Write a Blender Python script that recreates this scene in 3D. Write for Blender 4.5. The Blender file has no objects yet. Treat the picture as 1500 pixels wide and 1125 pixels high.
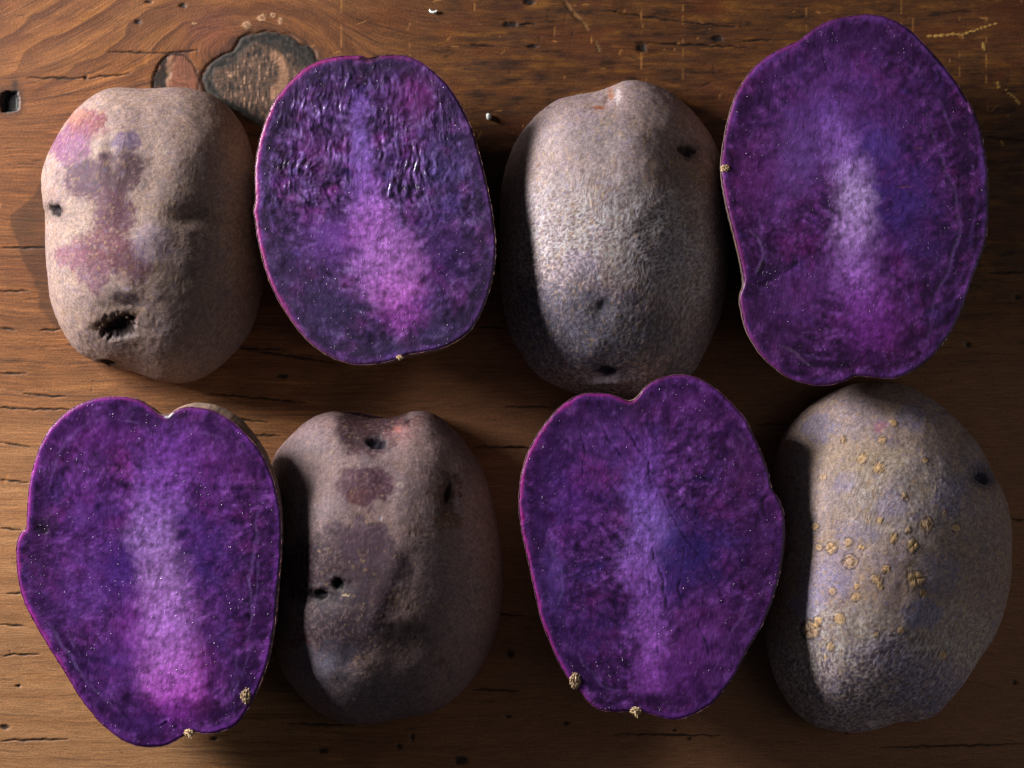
import bpy, math
import numpy as np

# ------------------------------------------------------------------ camera, light, exposure
K = 0.0002                 # metres per photo pixel on the table top (the frame is 30 cm wide)
CAM_H = 0.95               # camera height above the table top
scene = bpy.context.scene
cam_d = bpy.data.cameras.new('camera')
cam = bpy.data.objects.new('camera', cam_d)
scene.collection.objects.link(cam)
cam.location = (0, 0, CAM_H)
cam_d.sensor_width = 36
cam_d.lens = 36 * CAM_H / (1500 * K)
cam_d.clip_start, cam_d.clip_end = 0.01, 50
scene.camera = cam

world = bpy.data.worlds.new('World')
scene.world = world
world.use_nodes = True
bg = world.node_tree.nodes['Background']
bg.inputs[0].default_value = (0.74, 0.85, 1.0, 1)
bg.inputs[1].default_value = 0.032

def area_lamp(name, pos, target, size, size_y, watts, color):
    d = bpy.data.lights.new(name, 'AREA')
    d.shape = 'RECTANGLE'; d.size = size; d.size_y = size_y
    d.energy = watts; d.color = color
    o = bpy.data.objects.new(name, d)
    scene.collection.objects.link(o)
    from mathutils import Vector
    o.location = pos
    o.rotation_euler = (Vector(target) - Vector(pos)).to_track_quat('-Z', 'Y').to_euler()
    return o
window_lamp = area_lamp('window_lamp', (-0.54, 0.245, 0.180), (0.0, 0.0, 0.0), 0.24, 0.14, 11.2, (1.0, 0.965, 0.93))
# weak light bounced back from the room on the other side
bounce_lamp = area_lamp('bounce_lamp', (0.62, -0.10, 0.46), (0.08, -0.05, 0.0), 0.6, 0.5, 0.6, (1.0, 0.93, 0.86))

vs = scene.view_settings
vs.view_transform = 'Standard'; vs.look = 'None'; vs.exposure = 0.0; vs.gamma = 1.0
vs.use_curve_mapping = False
scene.render.engine = 'CYCLES'

# ------------------------------------------------------------------ helpers
RNG = np.random.default_rng(7)

def lin(c):
    c = np.asarray(c, float) / 255.0
    return np.where(c <= 0.04045, c / 12.92, ((c + 0.055) / 1.055) ** 2.4)

PERM = np.tile(RNG.permutation(256), 3).astype(np.int32)
G3 = RNG.normal(size=(256, 3)); G3 /= np.linalg.norm(G3, axis=1)[:, None]
G3 = G3.astype(np.float32)
R3 = RNG.random((256, 3)).astype(np.float32)

def _hash(ix, iy, iz):
    return PERM[PERM[PERM[ix & 255] + (iy & 255)] + (iz & 255)]

def perlin(x, y, z=0.0):
    x = np.asarray(x, np.float32); y = np.asarray(y, np.float32)
    z = np.broadcast_to(np.asarray(z, np.float32), x.shape)
    fx, fy, fz = np.floor(x), np.floor(y), np.floor(z)
    ix, iy, iz = fx.astype(np.int32), fy.astype(np.int32), fz.astype(np.int32)
    dx, dy, dz = x - fx, y - fy, z - fz
    w = lambda t: t * t * t * (t * (t * 6 - 15) + 10)
    u, v, ww = w(dx), w(dy), w(dz)
    def g(a, b, c):
        h = G3[_hash(ix + a, iy + b, iz + c)]
        return h[..., 0] * (dx - a) + h[..., 1] * (dy - b) + h[..., 2] * (dz - c)
    def l(a, b, t): return a + t * (b - a)
    flat = not np.any(iz) and not np.any(dz)
    lo = l(l(g(0, 0, 0), g(1, 0, 0), u), l(g(0, 1, 0), g(1, 1, 0), u), v)
    if flat: return lo * 1.6
    hi = l(l(g(0, 0, 1), g(1, 0, 1), u), l(g(0, 1, 1), g(1, 1, 1), u), v)
    return l(lo, hi, ww) * 1.6

def fbm(x, y, z=0.0, oct=4, gain=0.5):
    a, s, f, t = 1.0, 0.0, 1.0, 0.0
    for i in range(oct):
        s = s + a * perlin(x * f + 17.3 * i, y * f - 9.1 * i, z * f if np.ndim(z) else z)
        t += a; a *= gain; f *= 2.03
    return s / t

def worley(x, y, z=None):
    flat = z is None
    if flat: z = np.zeros_like(x)
    ix, iy, iz = [np.floor(a).astype(np.int32) for a in (x, y, z)]
    d1 = np.full(x.shape, 9.0, np.float32); d2 = d1.copy(); idc = np.zeros(x.shape, np.float32)
    for a in (-1, 0, 1):
        for b in (-1, 0, 1):
            for c in ((0,) if flat else (-1, 0, 1)):
                h = _hash(ix + a, iy + b, iz + c)
                r = R3[h]
                ex = ix + a + r[..., 0] - x; ey = iy + b + r[..., 1] - y
                ez = 0 if flat else iz + c + r[..., 2] - z
                d = np.sqrt(ex * ex + ey * ey + ez * ez)
                near = d < d1
                d2 = np.where(near, d1, np.minimum(d2, d))
                idc = np.where(near, h / 255.0, idc)
                d1 = np.where(near, d, d1)
    return d1, d2, idc

def sst(a, b, x):
    t = np.clip((x - a) / (b - a), 0, 1)
    return t * t * (3 - 2 * t)

def mix(c, col, t):
    return c + (np.asarray(col) - c) * np.clip(t, 0, 1)[..., None]

def unproject(px, py, z):
    f = (CAM_H - z) / CAM_H * K
    return (px - 750.0) * f, (562.5 - py) * f

def project(P):
    f = CAM_H / (CAM_H - P[:, 2]) / K
    return 750.0 + P[:, 0] * f, 562.5 - P[:, 1] * f

def empty(name, loc, label, cat, group=None):
    o = bpy.data.objects.new(name, None)
    scene.collection.objects.link(o)
    o.empty_display_size = 0.01
    o.location = loc
    o['label'] = label; o['category'] = cat
    if group: o['group'] = group
    return o

def vnormals(V, F):
    n = np.cross(V[F[:, 2]] - V[F[:, 0]], V[F[:, 3]] - V[F[:, 1]])
    N = np.zeros_like(V)
    for i in range(4):
        for c in range(3):
            N[:, c] += np.bincount(F[:, i], n[:, c], len(V))
    return N / (np.linalg.norm(N, axis=1)[:, None] + 1e-20)

def mesh_obj(name, V, F, mat, parent=None, col=None, N=None, attrs=None):
    """one mesh object out of arrays; V is in world space, stored relative to the parent"""
    off = np.array(parent.location) if parent is not None else np.zeros(3)
    me = bpy.data.meshes.new(name)
    V = np.asarray(V, np.float32) - off.astype(np.float32)
    F = np.asarray(F, np.int32)
    me.vertices.add(len(V)); me.vertices.foreach_set('co', V.ravel())
    me.loops.add(F.size); me.loops.foreach_set('vertex_index', F.ravel())
    me.polygons.add(len(F))
    me.polygons.foreach_set('loop_start', np.arange(0, F.size, F.shape[1], dtype=np.int32))
    me.update(calc_edges=True)
    me.shade_smooth()
    if col is not None:
        a = me.attributes.new('Col', 'FLOAT_COLOR', 'POINT')
        a.data.foreach_set('color', np.concatenate([np.clip(col, 0.001, 1), np.ones((len(V), 1))], 1).astype(np.float32).ravel())
    for k_, arr in (attrs or {}).items():
        a = me.attributes.new(k_, 'FLOAT', 'POINT')
        a.data.foreach_set('value', np.asarray(arr, np.float32))
    if N is not None:
        me.normals_split_custom_set_from_vertices(N.astype(np.float32).tolist())
    me.materials.append(mat)
    o = bpy.data.objects.new(name, me)
    scene.collection.objects.link(o)
    if parent is not None: o.parent = parent
    return o

def split_obj(regions, V, F, face_reg, mat, parent, col, N, attrs=None):
    """cut one sheet into several objects along face regions; regions = {id: (name, parent or None)}"""
    out = {}
    for rid in sorted(regions):
        name, mt = regions[rid]
        m = face_reg == rid
        if not m.any(): continue
        f = F[m]
        used, inv = np.unique(f, return_inverse=True)
        out[rid] = mesh_obj(name, V[used], inv.reshape(f.shape), mt or mat, parent, col[used], N[used],
                            {k_: a[used] for k_, a in (attrs or {}).items()})
    return out

def tube(points, radii, n=8, seed=0):
    """closed lumpy tube along points (world)"""
    r = np.random.default_rng(seed)
    P = np.asarray(points, float); V = []
    for i in range(len(P)):
        t = P[min(i + 1, len(P) - 1)] - P[max(i - 1, 0)]; t /= np.linalg.norm(t)
        a = np.cross(t, [0.13, 0.2, 1.0]); a /= np.linalg.norm(a); b = np.cross(t, a)
        for j in range(n):
            an = 2 * math.pi * j / n
            V.append(P[i] + radii[i] * (1 + r.uniform(-.2, .2)) * (math.cos(an) * a + math.sin(an) * b))
    F = [(i * n + j, i * n + (j + 1) % n, (i + 1) * n + (j + 1) % n, (i + 1) * n + j)
         for i in range(len(P) - 1) for j in range(n)]
    return np.array(V), np.array(F)

# ------------------------------------------------------------------ materials
def nodes_of(name):
    m = bpy.data.materials.new(name); m.use_nodes = True
    nt = m.node_tree
    return m, nt, nt.nodes, nt.links, nt.nodes['Principled BSDF']

def attr_node(ns, name):
    a = ns.new('ShaderNodeAttribute'); a.attribute_name = name
    return a

def noise_node(ns, lk, vec, scale, detail=3, rough=0.55):
    n = ns.new('ShaderNodeTexNoise'); n.inputs['Scale'].default_value = scale
    n.inputs['Detail'].default_value = detail; n.inputs['Roughness'].default_value = rough
    lk.new(vec, n.inputs['Vector'])
    return n

def ramp_range(ns, lk, sock, a, b, c, d):
    r = ns.new('ShaderNodeMapRange')
    for i, v in zip(('From Min', 'From Max', 'To Min', 'To Max'), (a, b, c, d)): r.inputs[i].default_value = v
    lk.new(sock, r.inputs['Value'])
    return r.outputs['Result']

def times(ns, lk, colsock, valsock):
    m = ns.new('ShaderNodeMix'); m.data_type = 'RGBA'; m.blend_type = 'MULTIPLY'
    m.inputs['Factor'].default_value = 1.0
    lk.new(colsock, m.inputs[6]); lk.new(valsock, m.inputs[7])
    return m.outputs[2]

def bump(ns, lk, h, dist, strength=1.0, prev=None):
    b = ns.new('ShaderNodeBump'); b.inputs['Distance'].default_value = dist
    b.inputs['Strength'].default_value = strength
    lk.new(h, b.inputs['Height'])
    if prev is not None: lk.new(prev, b.inputs['Normal'])
    return b.outputs['Normal']

def skin_material(name, rough=0.7, spec_level=0.38, grain=0.45):
    m, nt, ns, lk, p = nodes_of(name)
    tc = ns.new('ShaderNodeTexCoord').outputs['Object']
    col = attr_node(ns, 'Col').outputs['Color']
    n1 = noise_node(ns, lk, tc, 2600, 3, 0.7)
    n2 = noise_node(ns, lk, tc, 900, 3, 0.6)
    c = times(ns, lk, col, ramp_range(ns, lk, n1.outputs['Fac'], 0.3, 0.7, 1 - grain, 1 + grain))
    c = times(ns, lk, c, ramp_range(ns, lk, n2.outputs['Fac'], 0.3, 0.7, 0.84, 1.16))
    lk.new(c, p.inputs['Base Color'])
    p.inputs['Roughness'].default_value = rough
    p.inputs['Specular IOR Level'].default_value = spec_level
    nrm = bump(ns, lk, n1.outputs['Fac'], 0.00015, 0.5)
    nrm = bump(ns, lk, n2.outputs['Fac'], 0.00025, 0.3, nrm)
    lk.new(nrm, p.inputs['Normal'])
    return m

def flesh_material(name):
    m, nt, ns, lk, p = nodes_of(name)
    tc = ns.new('ShaderNodeTexCoord').outputs['Object']
    col = attr_node(ns, 'Col').outputs['Color']
    wet = attr_node(ns, 'Wet').outputs['Fac']
    n1 = noise_node(ns, lk, tc, 2300, 3, 0.65)
    n2 = noise_node(ns, lk, tc, 700, 4, 0.6)
    c = times(ns, lk, col, ramp_range(ns, lk, n1.outputs['Fac'], 0.3, 0.7, 0.85, 1.15))
    c = times(ns, lk, c, ramp_range(ns, lk, n2.outputs['Fac'], 0.3, 0.7, 0.9, 1.1))
    lk.new(c, p.inputs['Base Color'])
    lk.new(ramp_range(ns, lk, wet, 0, 1, 0.45, 0.30), p.inputs['Roughness'])
    p.inputs['IOR'].default_value = 1.36
    p.inputs['Subsurface Weight'].default_value = 0.10
    p.inputs['Subsurface Radius'].default_value = (0.5, 0.2, 1.0)
    p.inputs['Subsurface Scale'].default_value = 0.0004
    nrm = bump(ns, lk, n1.outputs['Fac'], 0.00012, 0.5)
    nrm = bump(ns, lk, n2.outputs['Fac'], 0.00025, 0.3, nrm)
    vo = ns.new('ShaderNodeTexVoronoi'); vo.inputs['Scale'].default_value = 850      # tiny beads of juice
    lk.new(tc, vo.inputs['Vector'])
    bead = ramp_range(ns, lk, vo.outputs['Distance'], 0.06, 0.22, 1.0, 0.0)
    pick = ns.new('ShaderNodeMath'); pick.operation = 'GREATER_THAN'; pick.inputs[1].default_value = 0.55
    sep = ns.new('ShaderNodeSeparateColor'); lk.new(vo.outputs['Color'], sep.inputs[0]); lk.new(sep.outputs[0], pick.inputs[0])
    bm_ = ns.new('ShaderNodeMath'); bm_.operation = 'MULTIPLY'; lk.new(bead, bm_.inputs[0]); lk.new(pick.outputs[0], bm_.inputs[1])
    nc = noise_node(ns, lk, tc, 110, 3, 0.6)
    bm2 = ns.new('ShaderNodeMath'); bm2.operation = 'MULTIPLY'; lk.new(bm_.outputs[0], bm2.inputs[0]); lk.new(ramp_range(ns, lk, nc.outputs['Fac'], 0.44, 0.60, 0.0, 1.0), bm2.inputs[1]); bm_ = bm2
    nrm = bump(ns, lk, bm_.outputs[0], 0.00022, 1.0, nrm)
    lk.new(nrm, p.inputs['Normal'])
    lk.new(nrm, p.inputs['Coat Normal'])
    lk.new(ramp_range(ns, lk, wet, .1, .8, 0.25, 1.0), p.inputs['Coat Weight'])
    p.inputs['Coat Roughness'].default_value = 0.09
    p.inputs['Coat IOR'].default_value = 1.36
    return m

def plain_material(name, rgb, rough=0.6, var=0.3, scale=1500):
    m, nt, ns, lk, p = nodes_of(name)
    tc = ns.new('ShaderNodeTexCoord').outputs['Object']
    n1 = noise_node(ns, lk, tc, scale, 3, 0.6)
    r = ns.new('ShaderNodeRGB'); r.outputs[0].default_value = (*lin(rgb), 1)
    lk.new(times(ns, lk, r.outputs[0], ramp_range(ns, lk, n1.outputs['Fac'], 0.3, 0.7, 1 - var, 1 + var)), p.inputs['Base Color'])
    p.inputs['Roughness'].default_value = rough
    lk.new(bump(ns, lk, n1.outputs['Fac'], 0.0003, 0.7), p.inputs['Normal'])
    return m

def wood_material():
    m, nt, ns, lk, p = nodes_of('worn_wood')
    col = attr_node(ns, 'Col').outputs['Color']
    flow = attr_node(ns, 'Flow').outputs['Fac']
    along = attr_node(ns, 'Along').outputs['Fac']
    gloss = attr_node(ns, 'Gloss').outputs['Fac']
    def vec(a, b):
        c = ns.new('ShaderNodeCombineXYZ')
        for s, k_, i in ((along, a, 0), (flow, b, 1)):
            mm = ns.new('ShaderNodeMath'); mm.operation = 'MULTIPLY'; mm.inputs[1].default_value = k_
            lk.new(s, mm.inputs[0]); lk.new(mm.outputs[0], c.inputs[i])
        return c.outputs[0]
    n1 = noise_node(ns, lk, vec(0.03, 0.62), 1.0, 5, 0.7)     # fibres
    n2 = noise_node(ns, lk, vec(0.30, 0.42), 1.0, 3, 0.65)      # pores and wear
    c = times(ns, lk, col, ramp_range(ns, lk, n1.outputs['Fac'], 0.3, 0.7, 0.56, 1.38))
    c = times(ns, lk, c, ramp_range(ns, lk, n2.outputs['Fac'], 0.3, 0.7, 0.72, 1.26))
    lk.new(c, p.inputs['Base Color'])
    lk.new(gloss, p.inputs['Roughness'])
    p.inputs['Specular IOR Level'].default_value = 0.4
    nrm = bump(ns, lk, n1.outputs['Fac'], 0.0002, 0.4)
    nrm = bump(ns, lk, n2.outputs['Fac'], 0.0002, 0.35, nrm)
    lk.new(nrm, p.inputs['Normal'])
    return m

M_WOOD = wood_material()
M_SKIN = skin_material('potato_skin')
M_EYE = skin_material('potato_eye', 0.8, 0.15, 0.35)
M_CORK = skin_material('corky_lenticel', 0.7, 0.3, 0.4)
M_FLESH = flesh_material('purple_flesh')
M_SCAR = plain_material('dried_stem_scar', (176, 150, 116), 0.7)
M_CRUMB = plain_material('white_crumb', (235, 238, 236), 0.35, 0.06)
M_UNDER = plain_material('cut_underside', (80, 42, 120), 0.4, 0.2)

# ------------------------------------------------------------------ the wooden table top
def in_poly(px, py, poly):
    """signed distance-ish: returns inside mask and distance to the outline"""
    inside = np.zeros(px.shape, bool); d = np.full(px.shape, 1e9)
    n = len(poly)
    for i in range(n):
        x1, y1 = poly[i]; x2, y2 = poly[(i + 1) % n]
        if y1 != y2:
            c = ((y1 > py) != (y2 > py)) & (px < (x2 - x1) * (py - y1) / (y2 - y1) + x1)
            inside ^= c
        t = np.clip(((px - x1) * (x2 - x1) + (py - y1) * (y2 - y1)) / ((x2 - x1) ** 2 + (y2 - y1) ** 2 + 1e-9), 0, 1)
        d = np.minimum(d, np.hypot(px - x1 - t * (x2 - x1), py - y1 - t * (y2 - y1)))
    return inside, np.where(inside, d, -d)

def build_table():
    r = np.random.default_rng(11)
    xs = np.concatenate([np.linspace(-520, -30, 26)[:-1], np.linspace(-30, 1530, 640), np.linspace(1530, 2020, 26)[1:]])
    ys = np.concatenate([np.linspace(-420, -25, 30)[:-1], np.linspace(-25, 1150, 860), np.linspace(1150, 1545, 30)[1:]])
    X, Y = np.meshgrid(xs, ys)                       # rows run down the picture
    ny, nx = X.shape
    # grain flow: fibres part around the knot, and sway a little
    kx, ky, R = 385.0, 112.0, 82.0
    dx, dy = X - kx, Y - ky
    rr = dx * dx * 0.55 + dy * dy
    flow = ky + dy * (1 - 0.92 * R * R / (rr + R * R * 0.55))
    sway = 16 * fbm(X / 420, Y / 210, oct=2) + 5 * fbm(X / 120, Y / 60, oct=2)
    topleft = np.exp(-((X - 120) / 260) ** 2 - ((Y - 20) / 110) ** 2)
    flow = flow + sway + topleft * 0.55 * (X - 120)
    # colour
    c = np.empty(X.shape + (3,)); c[:] = lin((131, 84, 47))
    band = fbm(X / 900, flow / 26, oct=4, gain=.6)
    fine = fbm(X / 210, flow / 5.0, oct=3, gain=.6)
    vfine = fbm(X / 60 + 5, flow / 1.9, oct=2)
    blot = fbm(X / 110 + 3, Y / 70, oct=4)
    c = mix(c, lin((92, 52, 26)), sst(-.05, .55, band) * .75)
    c = mix(c, lin((164, 112, 64)), sst(.0, .6, -band) * .6)
    c = mix(c, lin((62, 32, 16)), sst(.05, .5, fine) * .75)
    c = mix(c, lin((178, 122, 70)), sst(.1, .5, -fine) * .5)
    c *= (1 + .45 * vfine)[..., None]
    c = mix(c, lin((98, 60, 24)), sst(-.1, .5, blot) * .45)
    # worn, darker and more reddish upper middle and right
    worn = sst(430, 720, X) * sst(640, 330, Y)
    mott = fbm(X / 34, Y / 17, oct=4, gain=.6)
    c = mix(c, lin((88, 49, 20)), worn * .62)
    wm2 = fbm(X / 70 + 20, Y / 11, oct=4, gain=.65)
    c = mix(c, lin((46, 26, 14)), worn * sst(.0, .4, .5 * mott + .8 * wm2) * .9)
    c = mix(c, lin((158, 104, 42)), worn * sst(.02, .4, -.5 * mott - .7 * wm2) * .7)
    c = mix(c, lin((124, 62, 26)), worn * sst(.1, .5, fbm(X / 90 + 50, Y / 30, oct=3)) * .5)
    c = mix(c, c * np.array([.68, .66, .60]), worn)
    st2 = fbm(X / 240 + 90, Y / 75, oct=4, gain=.6)
    c = mix(c, lin((86, 42, 22)), sst(-.05, .4, st2) * .5)
    c = mix(c, c * .62, sst(.05, .45, fbm(X / 150 + 130, Y / 34, oct=4, gain=.6)) * .7)
    # lower right brown stain, its colour lightened to make up for weak light
    low = sst(420, 800, X) * sst(430, 640, Y)
    c = mix(c, lin((136, 92, 64)), low * .75)
    pale = sst(560, 250, X) * sst(500, 760, Y)  # paler lower left wood, its colour lifted further to offset lamp falloff
    c = mix(c, lin((168, 124, 84)), pale * (.5 + .5 * sst(-.2, .4, -band)) * .8)
    c = mix(c, lin((96, 62, 40)), pale * sst(.15, .5, fine) * .5)
    # wavy planed figure at the top left: soft bright and dark bands
    ph = (X * .62 + Y * .92 + 34 * fbm(X / 120, Y / 80, oct=3)) / 52.0
    fig = ph - np.floor(ph)                            # saw-tooth: a sharp dark edge, then a slow fade
    figm = np.exp(-((X - 110) / 200) ** 2 - ((Y - 40) / 85) ** 2)
    c = mix(c, lin((78, 42, 20)), figm * sst(.55, .0, fig) * sst(0, .04, fig) * .75)
    c = mix(c, lin((166, 112, 54)), figm * sst(.55, 1, fig) * .45)
    upper_left = sst(760, 250, Y) * sst(700, 300, X)  # the wood itself is darker and redder towards the upper left
    c = mix(c, c * np.array([.82, .74, .70]), upper_left)
    # growth rings of denser wood around the knot
    rk = np.sqrt(rr)
    ring = np.sin(rk / 7.0 + 2.2 * fbm(X / 40, Y / 40, oct=2))
    rm = np.exp(-((rk - 108) / 32) ** 2) * (Y < 150)
    c = mix(c, lin((74, 40, 22)), rm * sst(.0, 1, ring) * .6)
    c = mix(c, lin((110, 62, 46)), np.exp(-((X - 310) / 38) ** 2 - ((Y - 48) / 34) ** 2) * .75)
    Z = 0.15 * vfine + 0.3 * fine + .7 * blot                       # px
    gloss = np.clip(.56 + .10 * fine + .1 * blot - .06 * worn, .38, .8)

    # dark angular stain beside the potato with the purple patch
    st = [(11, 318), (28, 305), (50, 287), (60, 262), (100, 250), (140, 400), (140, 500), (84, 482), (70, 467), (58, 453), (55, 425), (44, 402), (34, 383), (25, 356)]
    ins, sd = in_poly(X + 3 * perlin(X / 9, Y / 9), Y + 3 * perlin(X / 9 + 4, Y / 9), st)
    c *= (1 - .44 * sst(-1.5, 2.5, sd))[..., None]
    # two big soft knots' reddish stain and general freckles
    def window(x0, y0, x1, y1):
        i0, i1 = np.searchsorted(xs, [x0, x1]); j0, j1 = np.searchsorted(ys, [y0, y1])
        return slice(max(j0 - 1, 0), j1 + 1), slice(max(i0 - 1, 0), i1 + 1)
    def stroke(pts, w, col, a, depth=0.0, jitter=0.0):
        for (x1, y1), (x2, y2) in zip(pts[:-1], pts[1:]):
            m_ = 6 + 3 * w
            s = window(min(x1, x2) - m_, min(y1, y2) - m_, max(x1, x2) + m_, max(y1, y2) + m_)
            px, py = X[s], Y[s]
            if px.size == 0: continue
            py2 = py + jitter * perlin(px / 14, py * 0 + y1)
            L2 = (x2 - x1) ** 2 + (y2 - y1) ** 2 + 1e-9
            t = np.clip(((px - x1) * (x2 - x1) + (py2 - y1) * (y2 - y1)) / L2, 0, 1)
            d = np.hypot(px - x1 - t * (x2 - x1), py2 - y1 - t * (y2 - y1))
            ww = w * (1 - .75 * np.abs(2 * t - 1) ** 2) * (1 + .5 * perlin(px / 10, py / 10))
            k_ = sst(1.0, .25, d / np.maximum(ww, .3)) * a
            if col is not None: c[s] = mix(c[s], lin(col), k_)
            Z[s] -= depth * k_
    BLK = (20, 12, 8)
    cracks = [((0, 426), (42, 427)), ((0, 480), (22, 483)), ((60, 483), (88, 483)), ((0, 547), (40, 547)),
              ((34, 577), (98, 582)), ((0, 598), (30, 599), (105, 600)), ((344, 510), (420, 512)), ((300, 576), (452, 590)),
              ((320, 612), (392, 618)), ((364, 638), (412, 638)), ((692, 654), (772, 656)), ((352, 510), (492, 532)),
              ((0, 703), (42, 707)), ((0, 773), (32, 777)), ((740, 596), (813, 596)), ((740, 656), (784, 656)), ((1101, 623), (1160, 622)),
              ((0, 363), (72, 363)), ((40, 114), (125, 115), (190, 108)), ((160, 76), (235, 78), (290, 74)), ((700, 478), (740, 480)),
              ((0, 648), (45, 655)), ((1440, 200), (1500, 205)), ((1445, 400), (1500, 398)), ((760, 35), (785, 36)), ((690, 66), (725, 68)),
              ((900, 18), (1000, 32), (1080, 40)), ((930, 62), (1100, 70)), ((1090, 60), (1130, 58)), ((0, 915), (38, 917)), ((10, 870), (48, 868)), ((0, 960), (60, 958)),
              ((0, 1085), (100, 1083)), ((420, 1060), (520, 1062)), ((690, 1010), (760, 1012)), ((900, 1075), (1060, 1078)), ((1290, 1095), (1500, 1090)), ((720, 900), (770, 902)), ((1480, 760), (1500, 762))]
    for cr in cracks:
        stroke(cr, 2.3, BLK, .96, 2.6, 2.0)
    # random checks, dark pores, dents and knife scratches
    for _ in range(330):
        x, y = r.uniform(-20, 1520), r.uniform(-10, 1135)
        L = r.uniform(6, 46)
        stroke([(x, y), (x + L, y + r.uniform(-2, 2))], r.uniform(.8, 1.5), BLK, r.uniform(.25, .7), 1.0, 1.5)
    for _ in range(190):
        x, y = (r.uniform(430, 1510), r.uniform(-10, 200)) if r.random() < .72 else (r.uniform(-10, 1510), r.uniform(-10, 1135))
        an = r.choice([r.normal(0, .25), r.normal(1.57, .3), r.uniform(0, 3.1)]); L = r.uniform(3, 20)
        light = r.random() < .55
        stroke([(x, y), (x + L * math.cos(an), y + L * math.sin(an))], r.uniform(1.0, 2.2),
               (176, 120, 62) if light else (38, 22, 16), r.uniform(.3, .75), .8 if light else 1.4, 1.0)
    for x in (1000, 1236, 1320, 1405, 940, 600, 500, 1182, 1445):       # faint cross-grain saw marks
        y = r.uniform(-20, 40)
        for q in range(5):
            stroke([(x + r.normal(0, 1), y), (x + r.normal(0, 1), y + r.uniform(8, 28))], 1.4, (178, 122, 66), r.uniform(.25, .6), .5)
            y += r.uniform(14, 34)
    # dried yellowish scrapes in the upper right corner
    for pts in ([(1358, 54), (1385, 51), (1408, 50), (1425, 45), (1440, 40), (1462, 34)], [(1440, 62), (1442, 76)], [(1461, 118), (1463, 130)],
                [(1472, 132), (1484, 141), (1496, 154)], [(1466, 205), (1470, 215)]):
        for a, b in zip(pts[:-1], pts[1:]):
            for q in range(3):
                t0 = q / 3; t1 = t0 + .26
                stroke([(a[0] + (b[0] - a[0]) * t0, a[1] + (b[1] - a[1]) * t0 + r.normal(0, .8)), (a[0] + (b[0] - a[0]) * t1, a[1] + (b[1] - a[1]) * t1 + r.normal(0, .8))],
                       r.uniform(2.2, 3.6), (204, 160, 84), .8, -1.2)
    stroke([(827, 0), (838, 16), (853, 30), (862, 45)], 3.2, (128, 92, 54), .85, 1.5)
    stroke([(872, 60), (880, 78)], 2.4, (122, 98, 62), .8, 1.2)
    stroke([(826, 4), (836, 20), (850, 34)], 2.0, (30, 18, 12), .8, 1.5)
    # small dark holes and flecks
    for x, y, a, b in [(267, 8, 6, 4), (202, 32, 5, 4), (125, 114, 4, 3), (414, 551, 11, 3.5), (7, 1065, 7, 5), (27, 1005, 4, 3), (473, 1100, 8, 4.5), (585, 1094, 5, 5),
                       (675, 1114, 11, 8), (314, 1082, 6, 4), (604, 1080, 3, 8), (748, 958, 6, 7), (745, 1050, 5, 3), (1240, 1072, 5, 4), (1010, 1082, 4, 3), (988, 1070, 4, 3),
                       (1490, 435, 6, 4), (1418, 505, 6, 4), (1052, 57, 9, 5), (775, 3, 9, 5), (748, 36, 12, 5), (640, 6, 0.1, 0.1), (1486, 1000, 4, 4), (830, 1060, 6, 3), (780, 68, 9, 3), (940, 70, 8, 8), (217, 3, 6, 2.5)]:
        s = window(x - 3 * a - 6, y - 3 * b - 6, x + 3 * a + 6, y + 3 * b + 6)
        q = np.hypot((X[s] - x) / a, (Y[s] - y) / b) + .35 * perlin(X[s] / 4, Y[s] / 4)
        k_ = sst(1.15, .55, q)
        c[s] = mix(c[s], lin((19, 14, 13)), k_ * .93); Z[s] -= 3 * k_
    # pale scuff above the knot
    for x, y, a, b in [(362, 37, 7, 6), (384, 26, 7, 5), (400, 22, 4, 4), (411, 30, 4, 6), (285, 34, 4, 2)]:
        s = window(x - 20, y - 20, x + 20, y + 20)
        q = np.hypot((X[s] - x) / a, (Y[s] - y) / b) + .6 * perlin(X[s] / 3.3, Y[s] / 3.3)
        c[s] = mix(c[s], lin((190, 150, 116)), sst(1.1, .6, q) * sst(.1, .5, q) * .8); Z[s] += .8 * sst(1.1, .6, q)

    # ---- the big dark knot
    KP = [(297, 107), (307, 93), (323, 83), (340, 72), (353, 57), (370, 48), (393, 45), (420, 52), (440, 60), (457, 73), (470, 92), (472, 130), (455, 160), (420, 185), (383, 190), (360, 173), (333, 160), (313, 143), (298, 130), (295, 117)]
    wx, wy = X + 4 * perlin(X / 16, Y / 16), Y + 4 * perlin(X / 16 + 9, Y / 16)
    kin, kd = in_poly(wx, wy, KP)
    stri = fbm((X + 4 * perlin(X / 30, Y / 30)) / 3.4, Y / 17, oct=3, gain=.6)
    core = lin((84, 62, 50)) * np.ones(c.shape)
    core = mix(core, lin((172, 134, 108)), sst(.1, .5, stri) * .9)
    core = mix(core, lin((30, 24, 22)), sst(-.02, .32, -stri) * .95)
    arc = np.abs(np.hypot((X - 392) / 1.0, (Y - 108) / 1.25) - 24)
    core = mix(core, lin((170, 126, 96)), sst(10, 3, arc) * (X > 395) * .55)
    edge = kd + 4 * perlin(X / 9, Y / 9)
    dark = sst(19, 9, edge) + sst(-6, 26, (X - 405) * .55 - (Y - 88) * .85 + 10 * perlin(X / 14, Y / 14)) * sst(34, 22, edge) * .95
    core = mix(core, lin((31, 29, 27)) * (1 + .7 * np.sin(edge / 1.7))[..., None], np.clip(dark, 0, 1) * .93)
    core = mix(core, lin((13, 10, 9)), sst(3.0, .6, np.abs(kd)) * sst(-.4, .3, perlin(X / 22, Y / 22)))
    kk = sst(-2.6, 2.2, kd + 1.6 * perlin(X / 4, Y / 4))
    c = c * (1 - kk[..., None]) + core * kk[..., None]
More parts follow.
